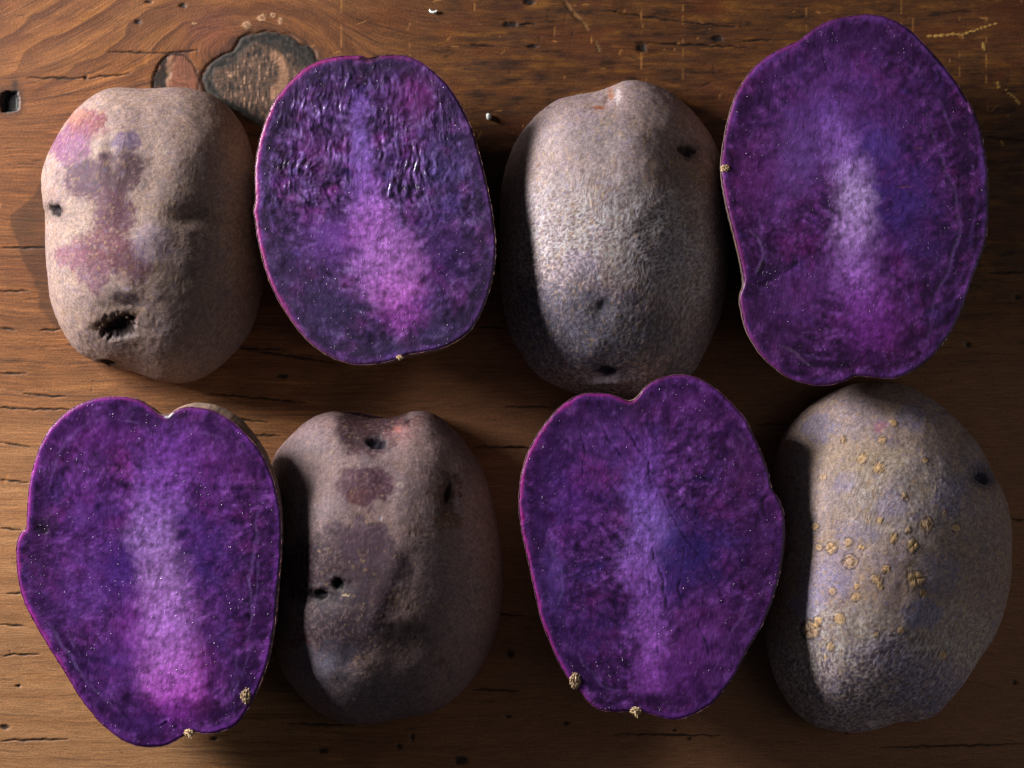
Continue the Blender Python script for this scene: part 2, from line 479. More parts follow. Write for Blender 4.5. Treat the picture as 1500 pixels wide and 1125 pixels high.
    c = mix(c, lin((56, 33, 24)), sst(-20, -1, kd + 5 * perlin(X / 12, Y / 12)) * (kd < 0) * .62)
    Z += kk * (1.6 * stri + 1.0) - 3 * sst(3.2, .5, np.abs(kd)) - 1.5 * kk * np.clip(dark, 0, 1)
    gloss = np.where(kd > 0, .72, gloss)
    # ---- the small pinkish knot beside it
    q2 = np.hypot((X - 257) / 34, (Y - 126) / 47) + .06 * perlin(X / 12, Y / 12)
    k2 = sst(1.03, .97, q2)
    c2 = lin((118, 72, 54)) * (1 + .25 * fbm(X / 22, Y / 5, oct=3))[..., None]
    cres = k2 * sst(254, 244, X + 7 * perlin(X / 12, Y / 10) + (Y - 100) * .12)
    c2 = mix(c2, lin((26, 19, 14)), cres * sst(-.5, .1, perlin(X / 5, Y / 22) + .3) * .95)
    c2 = mix(c2, lin((140, 104, 76)), sst(5, 1.5, np.abs(X - 249 + (Y - 100) * .1 + 4 * perlin(X / 7, Y / 9))) * .6)
    c = c * (1 - k2[..., None]) + c2 * k2[..., None]
    c = mix(c, lin((40, 22, 14)), sst(.07, .015, np.abs(q2 - 1)) * .85)
    Z -= 2.0 * sst(.05, .01, np.abs(q2 - 1)) + 2.5 * cres
    # ---- the nail hole
    q3 = np.maximum(np.abs(X - 14) / 14, np.abs(Y - 149 + (X - 14) * .15) / 16) * .55 + .45 * np.hypot((X - 14) / 15, (Y - 149) / 17) + .10 * perlin(X / 7, Y / 7)
    k3 = sst(1.06, .92, q3)
    c3 = lin((8, 7, 8)) * np.ones(c.shape)  # floor painted black to stand for the shadow inside the hole
    c3 = mix(c3, lin((62, 82, 92)), sst(.86, .97, q3) * sst(-8, 12, X - 14 + .5 * (Y - 149)) * .8)
    c = c * (1 - k3[..., None]) + c3 * k3[..., None]
    c = mix(c, lin((40, 24, 18)), sst(1.9, 1.0, q3) * (q3 > 1) * .6)
    c = mix(c, lin((30, 24, 24)), np.exp(-((X - 22) / 5) ** 2 - ((Y - 124) / 9) ** 2) * .8)
    Z -= 16 * sst(1.0, .72, q3)

    z = Z * K * .5
    lim = 0.00018
    z = np.minimum(z, lim)
    V = np.stack([(X - 750) * K, (562.5 - Y) * K, z], -1).reshape(-1, 3)
    idx = np.arange(ny * nx).reshape(ny, nx)
    F = np.stack([idx[1:, :-1], idx[1:, 1:], idx[:-1, 1:], idx[:-1, :-1]], -1).reshape(-1, 4)
    fr = np.zeros((ny, nx), int)
    fr[kd > 0] = 1; fr[q2 < 1] = 2; fr[q3 < 1] = 3
    fr = fr[:-1, :-1].ravel()
    N = vnormals(V, F)
    at = {'Flow': flow.ravel(), 'Along': X.ravel(), 'Gloss': gloss.ravel()}
    C = c.reshape(-1, 3)
    parts = split_obj({0: ('wooden_table_top', None)}, V, F, fr, M_WOOD, None, C, N, at)
    top = parts[0]
    top['kind'] = 'structure'
    top['label'] = 'worn brown wooden table top with a dark knot and fine cracks'
    split_obj({1: ('knot', None), 2: ('knot', None), 3: ('nail_hole', None)}, V, F, fr, M_WOOD, top, C, N, at)
    # the slab below the planed surface
    x0, x1 = (xs[0] - 750) * K, (xs[-1] - 750) * K
    y0, y1 = (562.5 - ys[-1]) * K, (562.5 - ys[0]) * K
    t, b = -0.0035, -0.03
    SV = np.array([(x0, y0, b), (x1, y0, b), (x1, y1, b), (x0, y1, b), (x0, y0, 0), (x1, y0, 0), (x1, y1, 0), (x0, y1, 0)], float)
    SF = np.array([(3, 2, 1, 0), (0, 1, 5, 4), (1, 2, 6, 5), (2, 3, 7, 6), (3, 0, 4, 7)])
    slab = mesh_obj('slab', SV, SF, plain_material('slab_wood', (110, 70, 40), .6, .3, 60), top)
    slab.data.shade_flat()

build_table()

# ------------------------------------------------------------------ potato halves
def disc_grid(n):
    """concentric map of an n x n square on the unit disc -> s, theta, quads"""
    a = np.linspace(-1, 1, n)
    A, B = np.meshgrid(a, a)
    big = np.abs(A) > np.abs(B)
    r = np.where(big, A, B)
    with np.errstate(divide='ignore', invalid='ignore'):
        ph = np.where(big, (math.pi / 4) * (B / np.where(A == 0, 1, A)), math.pi / 2 - (math.pi / 4) * (A / np.where(B == 0, 1, B)))
    x, y = r * np.cos(ph), r * np.sin(ph)
    s = np.hypot(x, y).ravel(); th = np.arctan2(y, x).ravel()
    i = np.arange(n * n).reshape(n, n)
    F = np.stack([i[:-1, :-1], i[:-1, 1:], i[1:, 1:], i[1:, :-1]], -1).reshape(-1, 4)
    per = np.concatenate([i[0, :-1], i[:-1, -1], i[-1, :0:-1], i[:0:-1, 0]])
    return s, th, F, per

class Outline:
    """closed outline traced in a crop of the photo (x0, y0, scale); y points up in theta"""
    def __init__(self, frame, pts):
        self.f = frame
        P = np.array([self.z(*p) for p in pts])
        n = len(P); t = np.arange(n * 24) / 24.0
        i = t.astype(int); u = (t - i)[:, None]
        p0, p1, p2, p3 = P[(i - 1) % n], P[i % n], P[(i + 1) % n], P[(i + 2) % n]
        D = .5 * (2 * p1 + (p2 - p0) * u + (2 * p0 - 5 * p1 + 4 * p2 - p3) * u * u + (3 * p1 - p0 - 3 * p2 + p3) * u ** 3)
        self.c = np.array([(D[:, 0].min() + D[:, 0].max()) / 2, (D[:, 1].min() + D[:, 1].max()) / 2])
        th = np.arctan2(-(D[:, 1] - self.c[1]), D[:, 0] - self.c[0]); rd = np.hypot(*(D - self.c).T)
        o = np.argsort(th)
        g = np.linspace(-math.pi, math.pi, 1441)
        self.g = g
        self.r = np.interp(g, np.concatenate([th[o] - 2 * math.pi, th[o], th[o] + 2 * math.pi]), np.tile(rd[o], 3))
        k_ = np.exp(-np.linspace(-2.5, 2.5, 161) ** 2); k_ /= k_.sum()
        self.rs = np.convolve(np.concatenate([self.r[-161:-1], self.r, self.r[1:161]]), k_, 'same')[160:-160]
    def z(self, x, y, *rest):
        x0, y0, s = self.f
        return (x0 + x / s, y0 + y / s) + tuple(q / s for q in rest)
    def rad(self, th): return np.interp(th, self.g, self.r)
    def srad(self, th): return np.interp(th, self.g, self.rs)

def ell(px, py, x, y, rx, ry, ang=0.0):
    ca, sa = math.cos(ang), math.sin(ang)
    dx, dy = px - x, py - y
    return np.hypot((dx * ca + dy * sa) / rx, (-dx * sa + dy * ca) / ry)

def line_dist(px, py, pts):
    best = np.full(px.shape, 1e9); tt = np.zeros(px.shape)
    n = len(pts) - 1
    for i, ((x1, y1), (x2, y2)) in enumerate(zip(pts[:-1], pts[1:])):
        t = np.clip(((px - x1) * (x2 - x1) + (py - y1) * (y2 - y1)) / ((x2 - x1) ** 2 + (y2 - y1) ** 2 + 1e-9), 0, 1)
        d = np.hypot(px - x1 - t * (x2 - x1), py - y1 - t * (y2 - y1))
        m = d < best
        best = np.where(m, d, best); tt = np.where(m, (i + t) / n, tt)
    return best, tt

GROUP = 'potato halves laid out on the table'

def skin_colour(ol, spec, P, u, v, seed):
    """colour and relief (px) of a potato skin at world points P that appear at photo pixels u, v"""
    q = P / K
    x, y, z = q[:, 0] + 311 * seed, q[:, 1], q[:, 2]
    c = np.empty((len(P), 3)); c[:] = lin(spec.get('base', (156, 132, 114)))
    big = fbm(x / 70, y / 70, z / 70, oct=3); med = fbm(x / 22, y / 22, z / 22, oct=4, gain=.6)
    sm = fbm(x / 6.5, y / 6.5, z / 6.5, oct=3, gain=.65); tiny = fbm(x / 2.6, y / 2.6, z / 2.6, oct=2)
    c = mix(c, lin(spec.get('alt', (136, 118, 120))), sst(-.15, .45, big) * .7)
    c = mix(c, lin(spec.get('warm', (150, 116, 82))), sst(.0, .5, -med) * .5)
    c = mix(c, lin((112, 98, 104)), sst(.05, .5, med) * .4)
    disp = 3.0 * big + .55 * med + .22 * sm + .16 * tiny
    wu = u + 11 * perlin(x / 22, y / 22, z / 22) + 4 * perlin(x / 6, y / 6, z / 6); wv = v + 11 * perlin(x / 22 + 7, y / 22, z / 22) + 4 * perlin(x / 6, y / 6 + 5, z / 6)
    for (bx, by, rx, ry, col, st, *rest) in spec.get('patches', []):
        soft = rest[0] if rest else .26
        bx, by, rx, ry = ol.z(bx, by, rx, ry)
        d = ell(wu, wv, bx, by, rx, ry)
        m = sst(1 + soft, 1 - soft, d + .28 * med + .16 * sm)
        c = mix(c, lin(col), m * st * (1 - .38 * sst(-.1, .45, sm + .6 * tiny)))
    for (bx, by, rx, ry, amp, *rest) in spec.get('dents', []):
        bx, by, rx, ry = ol.z(bx, by, rx, ry)
        disp = disp + .62 * amp * np.exp(-ell(u, v, bx, by, rx, ry, rest[0] if rest else 0) ** 2)
    # netted russeting
    amt = np.zeros(len(P))
    for (bx, by, rx, ry, a) in spec.get('net', []):
        bx, by, rx, ry = ol.z(bx, by, rx, ry)
        amt = np.maximum(amt, a * sst(1.35, .6, ell(wu, wv, bx, by, rx, ry)))
    if amt.max() > 0:
        sx, sy = spec.get('net_cell', (7.5, 6.0))
        f1, f2, _ = worley((x + 3.5 * med * 2) / sx, (y + 3 * sm) / sy, z / 6.5)
        g1, g2, _ = worley((x + 40) / (sx * .55), y / (sy * .55), z / 4)
        e = sst(.22, .03, f2 - f1); e2 = sst(.2, .03, g2 - g1)
        c = mix(c, lin(spec.get('net_gap', (92, 82, 92))), amt * sst(.08, .45, f2 - f1) * .65)
        c = mix(c, np.minimum(c * 2.6 + .03, .66), amt * np.maximum(e, .5 * e2) * .8)
        disp = disp + amt * (.38 * e + .2 * e2 - .1)
    # fine bumps and golden specks
    f1, f2, cid = worley(x / 5.2, y / 5.2, z / 5.2)
    gold = sst(.38, .16, f1) * (cid > spec.get('speck', .78))
    c = mix(c, lin((190, 156, 104)), gold * .55); disp = disp + gold * .5
    h1, h2, hid = worley(x / 3.3 + 50, y / 3.3, z / 3.3)
    c *= np.clip(1 + .38 * (hid - .5) + .30 * tiny + .34 * sm, .3, 2)[:, None]
    k1, k2, kid = worley((x + 2 * sm) / 6.5 + 90, y / 6.5, z / 6.5)
    fl = spec.get('fleck', .22) * sst(.62, .3, k1)
    c = mix(c, lin((120, 118, 158)), fl * (kid > .84)); c = mix(c, lin((190, 154, 98)), fl * (kid < .13)); c = mix(c, lin((92, 70, 66)), fl * ((kid > .4) & (kid < .5)) * .8)
    for (bx, by, rx, ry, a) in spec.get('gold', []):       # corky golden clusters
        bx, by, rx, ry = ol.z(bx, by, rx, ry)
        m = sst(1.2, .4, ell(wu, wv, bx, by, rx, ry)) * sst(.52, .22, f1) * a * spec.get('golda', .6)
        c = mix(c, lin((204, 166, 100)), m * .8); disp = disp + .7 * m
    for (bx, by, rx, ry, col, st) in spec.get('marks', []):  # sharper scars
        bx, by, rx, ry = ol.z(bx, by, rx, ry)
        d = ell(u + 5 * sm, v + 5 * med, bx, by, rx, ry) + .7 * tiny + .5 * sm
        mk = sst(1.15, .6, d)
        c = mix(c, lin(col), mk * st); disp = disp - .5 * mk
    reg = np.zeros(len(P), int)
    for i, (bx, by, rx, ry, ang, depth, col) in enumerate(spec.get('eyes', [])):
        bx, by, rx, ry = ol.z(bx, by, rx, ry)
        d = ell(u, v, bx, by, rx, ry, ang) + .30 * perlin(x / 9, y / 9, z / 9) + .3 * sm + .1 * tiny
        disp = disp - .65 * depth * sst(1.25, .15, d) - depth * .2 * np.exp(-(d / 2.2) ** 2)
        brow = np.exp(-((d - 1.55) / .38) ** 2) * sst(.2, -.6, (v - by) / ry)
        disp = disp + .11 * depth * brow
        c = mix(c, lin(col), sst(1.25, .7, d) * .94)
        c = mix(c, lin(col), sst(2.7, .9, d) * .42)  # soft shadow around the eye, painted into the skin colour
        c = mix(c, lin((72, 74, 88)), sst(.55, .2, d) * sst(.0, .4, perlin(x / 3, y / 3, z / 3)) * .5)
        reg[d < 1.0] = 100 + i
    for i, (bx, by, r_, kind) in enumerate(spec.get('lenticels', [])):
        bx, by, r_ = ol.z(bx, by, r_ * (.74 + .42 * ((i * 71) % 13) / 13))
        d = ell(u, v, bx, by, r_, r_ * (.75 + .3 * ((i * 37) % 10) / 10), i * 1.3) + .26 * perlin(x / 5, y / 5, z / 5 + i) + .2 * sm
        m = sst(1.1, .8, d)
        dx, dy = u - bx, v - by; an = i * 0.9
        a1 = np.abs(dx * math.cos(an) + dy * math.sin(an)); a2 = np.abs(-dx * math.sin(an) + dy * math.cos(an))
        if kind == 'ring': gr = sst(.16, .05, np.abs(d - .62)) * .8
        elif kind == 'cross': gr = np.maximum(sst(1.5, .5, a1), sst(1.3, .4, a2)) * .9
        else: gr = sst(1.3, .3, a1) * sst(.9, .3, d) * .6
        gr = gr * m
        c = mix(c, lin((222, 182, 118)) * (1 + .5 * sm + .3 * tiny)[:, None], m * (.48 + .34 * ((i * 53) % 10) / 10))
        c = mix(c, lin((74, 50, 34)), gr * .8)
        c = mix(c, lin((62, 46, 40)), sst(.22, .05, np.abs(d - 1.14)) * .75)
        disp = disp + 1.0 * m * (1 - .35 * d) * (1 + .8 * sm) - 1.6 * gr
        reg[d < 1.0] = 300 + i
    return c * spec.get('tone', .56) * np.array([1.02, .98, 1.06]), disp, reg

def whole_side_half(label, frame, pts, h, spec, seed):
    """a half lying on its cut face, skin up"""
    ol = Outline(frame, pts)
    zb = 0.006
    n = 296
    s, th, F, per = disc_grid(n)
    phi = s * math.radians(104)                      # past 90 deg the side tucks under a little
    rho = np.where(phi < math.pi / 2, np.sin(phi) ** 1.0, 1 - .10 * np.sin(phi - math.pi / 2) ** 2 * 4)
    zz = np.where(phi < math.pi / 2, zb + (h - zb) * np.cos(phi) ** 1.04, zb - zb * 1.0 * np.clip((phi - math.pi / 2) / math.radians(14), 0, 1))
    w = np.clip(s, 0, 1) ** 3
    rp = ol.srad(th) * (1 - w) + ol.rad(th) * w
    f = (CAM_H - zb) / CAM_H * K
    cx, cy = unproject(*ol.c, zb)
    V = np.stack([cx + rho * rp * f * np.cos(th), cy + rho * rp * f * np.sin(th), zz], -1)
    tx, ty = spec.get('lean', (0, 0))                # the crown sits off centre
    k_ = (zz / h) ** 2
    V[:, 0] += tx * K * k_ * (1 - rho ** 2); V[:, 1] += ty * K * k_ * (1 - rho ** 2)
    N = vnormals(V, F)
    if N[len(N) // 2 + n // 2, 2] < 0: F = F[:, ::-1]; N = -N
    u, v = project(V)
    c, disp, reg = skin_colour(ol, spec, V, u, v, seed)
    edge = sst(1.0, .955, s)
    V = V + N * (disp * edge * K)[:, None]
    V[:, 2] = np.maximum(V[:, 2], 0.0004)
    N = vnormals(V, F)
    root = empty('potato_half', (cx, cy, 0), label, 'potato', GROUP)
    fr = reg[F].min(axis=1)
    regs = {0: ('skin', M_SKIN)}
    for r_ in np.unique(fr):
        if 100 <= r_ < 300: regs[r_] = ('eye', M_EYE)
        elif r_ >= 300: regs[r_] = ('lenticel', M_CORK)
    split_obj(regs, V, F, fr, M_SKIN, root, c, N)
    # the cut face it lies on
    ring = V[per]; m_ = len(per)
    UV = np.concatenate([ring, [[cx, cy, 0.0005]]]); UV[:m_, 2] = 0.0005
    UF = np.array([(i, (i + 2) % m_, (i + 1) % m_, m_)[:0] or ((i + 1) % m_, i, m_, m_) for i in range(m_)])
    me = bpy.data.meshes.new('flesh')
    me.from_pydata((UV - np.array([cx, cy, 0])).tolist(), [], [(int((i + 1) % m_), int(i), m_) for i in range(m_)])
    me.materials.append(M_UNDER)
    o = bpy.data.objects.new('flesh', me); scene.collection.objects.link(o); o.parent = root
    return root

def cut_side_half(label, frame, pts, zface, tilt, depth, spec, seed):
    """a half lying on its skin, cut face up"""
    ol = Outline(frame, pts)
    n = 268
    s, th, F, per = disc_grid(n)
    rp = ol.rad(th) + 1.0 * fbm(np.cos(th) * 22 + seed * 3, np.sin(th) * 22, oct=3) * s
    pu, pv = ol.c[0] + s * rp * np.cos(th), ol.c[1] - s * rp * np.sin(th)
    z0 = zface + K * (tilt[0] * (pu - ol.c[0]) - tilt[1] * (pv - ol.c[1]))
    d = (1 - s) * rp                                  # px from the rim
    x, y = pu + 517 * seed, pv
    big = fbm(x / 60, y / 60, oct=3); med = 1.15 * fbm(x / 24, y / 24, oct=4, gain=.5)
    sm = fbm(x / 9, y / 9, oct=3, gain=.5); tiny = fbm(x / 2.8, y / 2.8, oct=2)
    wu = pu + 9 * perlin(x / 26, y / 26) + 4 * perlin(x / 8, y / 8); wv = pv + 9 * perlin(x / 26 + 5, y / 26) + 4 * perlin(x / 8 + 3, y / 8)
    # streaks running out from the pith towards the rim
    pith = [ol.z(*p[:2]) for p in spec['pith']]; pw = np.array([p[2] / ol.f[2] for p in spec['pith']])
    pd0, pt0 = line_dist(pu, pv, pith)
    wob = fbm(x / 40 + 31, y / 40, oct=2)
    streak = fbm(th * 9 + wob * 2.0, pd0 / 55 + seed, oct=3, gain=.6)
    ex, ey = np.gradient(pd0.reshape(n, n)); gx, gy = np.gradient(pu.reshape(n, n)); hx, hy = np.gradient(pv.reshape(n, n))
    det = gx * hy - gy * hx; det = np.where(np.abs(det) < 1e-6, 1e-6, det)
    dxp = ((ex * hy - ey * hx) / det).ravel(); dyp = ((gx * ey - gy * ex) / det).ravel()
    bend = .9 * fbm(x / 50 + 70, y / 50, oct=2)
    dxp, dyp = dxp - bend * dyp, dyp + bend * dxp + spec.get('sweep', -.55)
    ln = np.hypot(dxp, dyp) + 1e-6; dxp /= ln; dyp /= ln
    def lic(scale, length, k_, off):               # noise smeared along the direction the tissue grows in
        acc = 0
        for q in np.linspace(-.5, .5, k_):
            acc = acc + perlin((x + dxp * q * length) / scale + off, (y + dyp * q * length) / scale)
        return acc / k_ * 1.7
    l1, l2, l3 = lic(5.0, 20, 7, 0), lic(10, 38, 7, 33), lic(17, 46, 5, 71)
    c = np.empty((len(s), 3)); c[:] = lin(spec.get('mid', (84, 42, 124)))
    DK = lin(spec.get('dark', (47, 20, 74))) * .5
    blob = fbm(x / 34 + 3, y / 34, oct=2)
    c = mix(c, DK, sst(-.1, .5, .5 * med + .4 * blob + .55 * l2 + .35 * l3 + .3 * sm) * .92)
    c = mix(c, lin(spec.get('light', (118, 74, 168))) * 1.35, sst(.05, .5, -.45 * med - .3 * blob - .5 * l2 - .35 * l1 - .25 * sm) * .85)
    c = c * np.clip(1 + .34 * l1 + .22 * tiny + .2 * sm, .4, 1.8)[:, None]
    c = mix(c, DK * .9, sst(.10, .0, np.abs(l3 + .25 * sm)) * sst(-.1, .4, big + .15) * spec.get('cells', .35) * 1.2)
    c = mix(c, lin((118, 38, 122)), sst(-.05, .4, fbm(x / 48 + 40, y / 48, oct=3)) * .45)
    c = mix(c, lin((70, 52, 138)), sst(.1, .5, fbm(x / 48 + 80, y / 48, oct=3)) * .45)
    c = mix(c, DK, sst(.05, .5, streak) * .6)
    c = mix(c, lin(spec.get('light', (118, 74, 168))), sst(.15, .6, -streak) * .35)
    f1, f2, cid = worley((x + 4 * med * 2) / 13, (y + 4 * sm * 2) / 13)
    c = mix(c, lin((40, 16, 66)), sst(.16, .02, f2 - f1) * spec.get('cells', .35) * sst(.1, -.3, big))
    c *= (1 + .5 * (cid - .5) * sst(.02, .3, f2 - f1))[:, None]
    outer = sst(95, 25, d)
    c = mix(c, DK * 1.2, outer * sst(-.45, .3, .8 * med + .6 * blob + .4 * l2) * .72)
    h1, h2, hid = worley((x + 5 * l2) / 10.5 + 7, (y + 5 * med) / 10.5)
    i1, i2, iid = worley((x + 2 * l1) / 5.2 + 19, y / 5.2)
    c = c * np.clip(1.0 + 1.1 * (.42 - h1) + .55 * (.42 - i1) + .5 * (iid - .5) + .3 * (hid - .5), .3, 2.2)[:, None]
    c = mix(c, lin((146, 120, 190)), sst(.3, .05, i1) * (iid > .8) * sst(-.1, .4, -med + .3 * l3) * .5)
    # outer zone: dark band, vascular line, paler cortex, magenta edge
    dn = d + 6 * fbm(x / 55, y / 55, oct=2) + 1.2 * sm
    ring = spec.get('ring', 27)
    c = mix(c, lin(spec.get('dark', (47, 20, 74))), np.exp(-((dn - ring + 9) / 9) ** 2) * .55)
    vm = sst(-.05, .4, fbm(x / 60 + 11, y / 60, oct=3) + .6 * spec.get('ringbias', 0.0))
    c = mix(c, lin((118, 88, 166)), sst(3.6, .6, np.abs(dn - ring)) * vm * np.clip(.7 + 1.5 * sm, 0, 1) * .5)
    c = mix(c, lin(spec.get('cortex', (112, 60, 158))), sst(14, 5, dn) * (.25 + .6 * vm) * np.clip(.8 + .8 * l1 + sm, 0, 1.2))
    for (bx, by, rx, ry, ang, col, st, *rest) in spec.get('blots', []):
        bx, by, rx, ry = ol.z(bx, by, rx, ry)
        g = np.exp(-ell(wu, wv, bx, by, rx, ry, ang) ** 2 * 1.1)
        c = mix(c, lin(col), g * st * np.clip(1 - .9 * (med + .4 * sm), .3, 1.5))
    # pith
    pd, pt = line_dist(wu, wv, pith)
    wloc = np.interp(pt, np.linspace(0, 1, len(pw)), pw) * (1 + .35 * med)
    ends = 1.0
    pcols = np.array([lin(p[3]) for p in spec['pith']]); pst = np.array([p[4] for p in spec['pith']])
    tk = np.linspace(0, 1, len(pw))
    pc = np.stack([np.interp(pt, tk, pcols[:, i]) for i in range(3)], -1)
    pm = np.interp(pt, tk, pst) * sst(1.6, .25, pd / wloc + .20 * l2 + .16 * l1 + .3 * l3 + .35 * med)
    pc = pc * 1.28
    pc = pc * (1 + .30 * fbm(x / 7, y / 26, oct=3) + .15 * tiny)[:, None]
    cellm = np.clip(1.0 + .75 * (.42 - h1) + .5 * (.42 - i1) + .4 * (iid - .5) + .22 * l1, .4, 1.8)
    pc = pc * cellm[:, None]
    c = c + (pc - c) * np.clip(pm * np.clip(1 - .5 * med - .25 * streak, .35, 1.15), 0, 1)[:, None]
    disp = .8 * big + .45 * med + .16 * sm + .10 * tiny - .2 * sst(.16, .02, f2 - f1)
    wet = np.clip(.45 + .8 * med, 0, 1)
    # gouged, wet fibrous area
    for (bx, by, rx, ry, amp) in spec.get('gouge', []):
        bx, by, rx, ry = ol.z(bx, by, rx, ry)
        m = sst(1.25, .75, ell(wu, wv, bx, by, rx, ry))
        m = m * (1 - .75 * sst(1.4, .5, pd / np.maximum(wloc, 8)))
        m = m * sst(-.5, .15, fbm(x / 45 + 60, y / 60, oct=2) + .1)
        xr, yr = x + 16 * big + 5 * med, y + 10 * big
        r1 = fbm(xr / 7.5, yr / 22, oct=3, gain=.6)
        r2 = 1 - np.abs(fbm((x + 14 * big) / 17 + 9, y / 40, oct=2)) * 3.0
        disp = disp + amp * m * (2.0 * r1 + 1.0 * r2)
        c = mix(c, lin((34, 16, 56)), m * sst(.05, .5, -r1) * .6)
        c = mix(c, lin((116, 98, 176)), m * sst(.1, .6, r1) * .5)
        wet = np.maximum(wet, .75 * m)
    wet = wet * sst(1, 9, d)
    for (pts_, w_, col, st, dep) in spec.get('veins', []):
        pd2, t2 = line_dist(.65 * pu + .35 * wu, .65 * pv + .35 * wv, [ol.z(*p) for p in pts_])
        w2 = .72 * w_ / ol.f[2]
        if sum(col) > 250: st *= .55
        m = sst(w2 * 1.2, w2 * .3, pd2) * (1 - .5 * np.abs(2 * t2 - 1)) * np.clip(.75 + 1.3 * med, .2, 1)
        c = mix(c, lin(col), m * st); disp = disp - dep * m
    # starch and wet glitter: glints painted as sparse pale raised specks
    g1, g2, gid = worley(x / 4.2, y / 4.2)
    gl = sst(.30, .10, g1) * (gid > .955)
    c = mix(c, lin((150, 124, 196)), gl * .4); disp = disp + gl * .35
    # rim: magenta stripe on the lit side, then it rolls over into the skin
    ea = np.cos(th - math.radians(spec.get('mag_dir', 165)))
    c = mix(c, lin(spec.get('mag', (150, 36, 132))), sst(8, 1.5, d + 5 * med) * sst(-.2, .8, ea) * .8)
    c = mix(c, lin((74, 26, 72)), sst(3.2, .8, d + 2 * sm) * .65)
    disp = disp * sst(0, 5, d) - 1.7 * sst(5.0, 0, d) ** 2
    for (bx, by, rx, ry, col, st, dp) in spec.get('marks', []):
        bx, by, rx, ry = ol.z(bx, by, rx, ry)
        m = sst(1.2, .7, ell(pu + 4 * sm, pv + 4 * med, bx, by, rx, ry))
        c = mix(c, lin(col), m * st); disp = disp + dp * m
    c = c * spec.get('tone', 1.0) * np.array([.92, .86, .83])
    z = z0 + disp * K
    X, Y = unproject(pu, pv, z0)
    V = np.stack([X, Y, z], -1)
    cx, cy = unproject(*ol.c, zface)
    root = empty('potato_half', (cx, cy, 0), label, 'potato', GROUP)
    N = vnormals(V, F)
    if N[len(N) // 2 + n // 2, 2] < 0: F = F[:, ::-1]; N = -N
    core = np.where((pd / np.maximum(wloc, 1) + .2 * med < .95) & (np.interp(pt, tk, pst) > .55), 1, 0)
    got = split_obj({0: ('flesh', None), 1: ('pith', None)}, V, F, core[F].min(axis=1), M_FLESH, root, c, N, {'Wet': wet})
    if 1 in got: got[1].parent = got[0]

    # skin: a thin lip round the cut, then the bowl below
    pth = th[per]
    o = np.argsort(pth); per = per[o]; pth = pth[o]
    rim = V[per].copy(); m_ = len(per)
    z_r = z0[per]
    bul = np.full(m_, spec.get('bulge0', .012))
    for (deg, wd, a) in spec.get('bulge', []):
        da = (np.degrees(pth) - deg + 180) % 360 - 180
        bul = bul + a * np.exp(-(da / wd) ** 2)
    rows = []
    lip = .8 + 1.3 * fbm(np.cos(pth) * 20 + seed, np.sin(pth) * 20, oct=3)
    cxy = np.array([cx, cy])
    dirv = rim[:, :2] - cxy; rr = np.linalg.norm(dirv, axis=1)[:, None]; dirn = dirv / rr
    rsm = (ol.srad(pth) * K * (CAM_H - z_r) / CAM_H)[:, None]
    rows.append(np.c_[rim[:, :2] - dirn * (1.1 * K), z_r - 5.0 * K])
    rows.append(np.c_[rim[:, :2] - dirn * (.3 * K), z_r + (-1.9 + .9 * lip) * K])
    rows.append(np.c_[rim[:, :2] + dirn * ((.2 + np.clip(lip - .5, 0, 1.6)) * .8 * K)[:, None], z_r + (-2.1 + .9 * lip) * K])
    T = np.linspace(0.03, math.pi / 2, 36)
    for t in T:
        f = np.cos(t) ** .8 + bul * np.sin(np.minimum(t * spec.get('bulge_k', 2.6), math.pi))
        wgt = min(1.0, t / .9)
        base = rr * (1 - wgt) + rsm * wgt
        zz = np.maximum(z_r - (z_r) * np.sin(t) ** .92, 0.0)
        rows.append(np.c_[cxy + dirn * base * f[:, None] + dirn * ((.2 + np.clip(lip - .5, 0, 1.6)) * .7 * K)[:, None], zz])
    S = np.concatenate(rows); nr = len(rows)
    i = np.arange(nr * m_).reshape(nr, m_); j = np.roll(i, -1, axis=1)
    SF = np.stack([i[:-1], i[1:], j[1:], j[:-1]], -1).reshape(-1, 4)
    SN = vnormals(S, SF)
    if np.mean(np.sum(SN[:, :2] * np.tile(dirn, (nr, 1)), 1)) < 0: SF = SF[:, ::-1]; SN = -SN
    uu, vv = project(S)
    sc, sd, _ = skin_colour(ol, spec.get('skin', {}), S, uu, vv, seed + 20)
    sd = sd * np.repeat(np.clip((np.arange(nr) - 3) / 5.0, 0, 1), m_)
    S = S + SN * (sd * K * .8)[:, None]
    S[:, 2] = np.maximum(S[:, 2], 0.0)
    lipm = np.repeat((np.arange(nr) < 3) * 1.0, m_)
    sc = mix(sc, lin(spec.get('lip', (150, 92, 84))) * .75, lipm * .75)
    sc = mix(sc, lin((58, 24, 62)), lipm * np.tile(sst(-.35, .15, fbm(np.cos(pth) * 9, np.sin(pth) * 9 + seed, oct=3)), nr) * .7)
    mesh_obj('skin', S, SF, M_SKIN, root, sc, vnormals(S, SF))
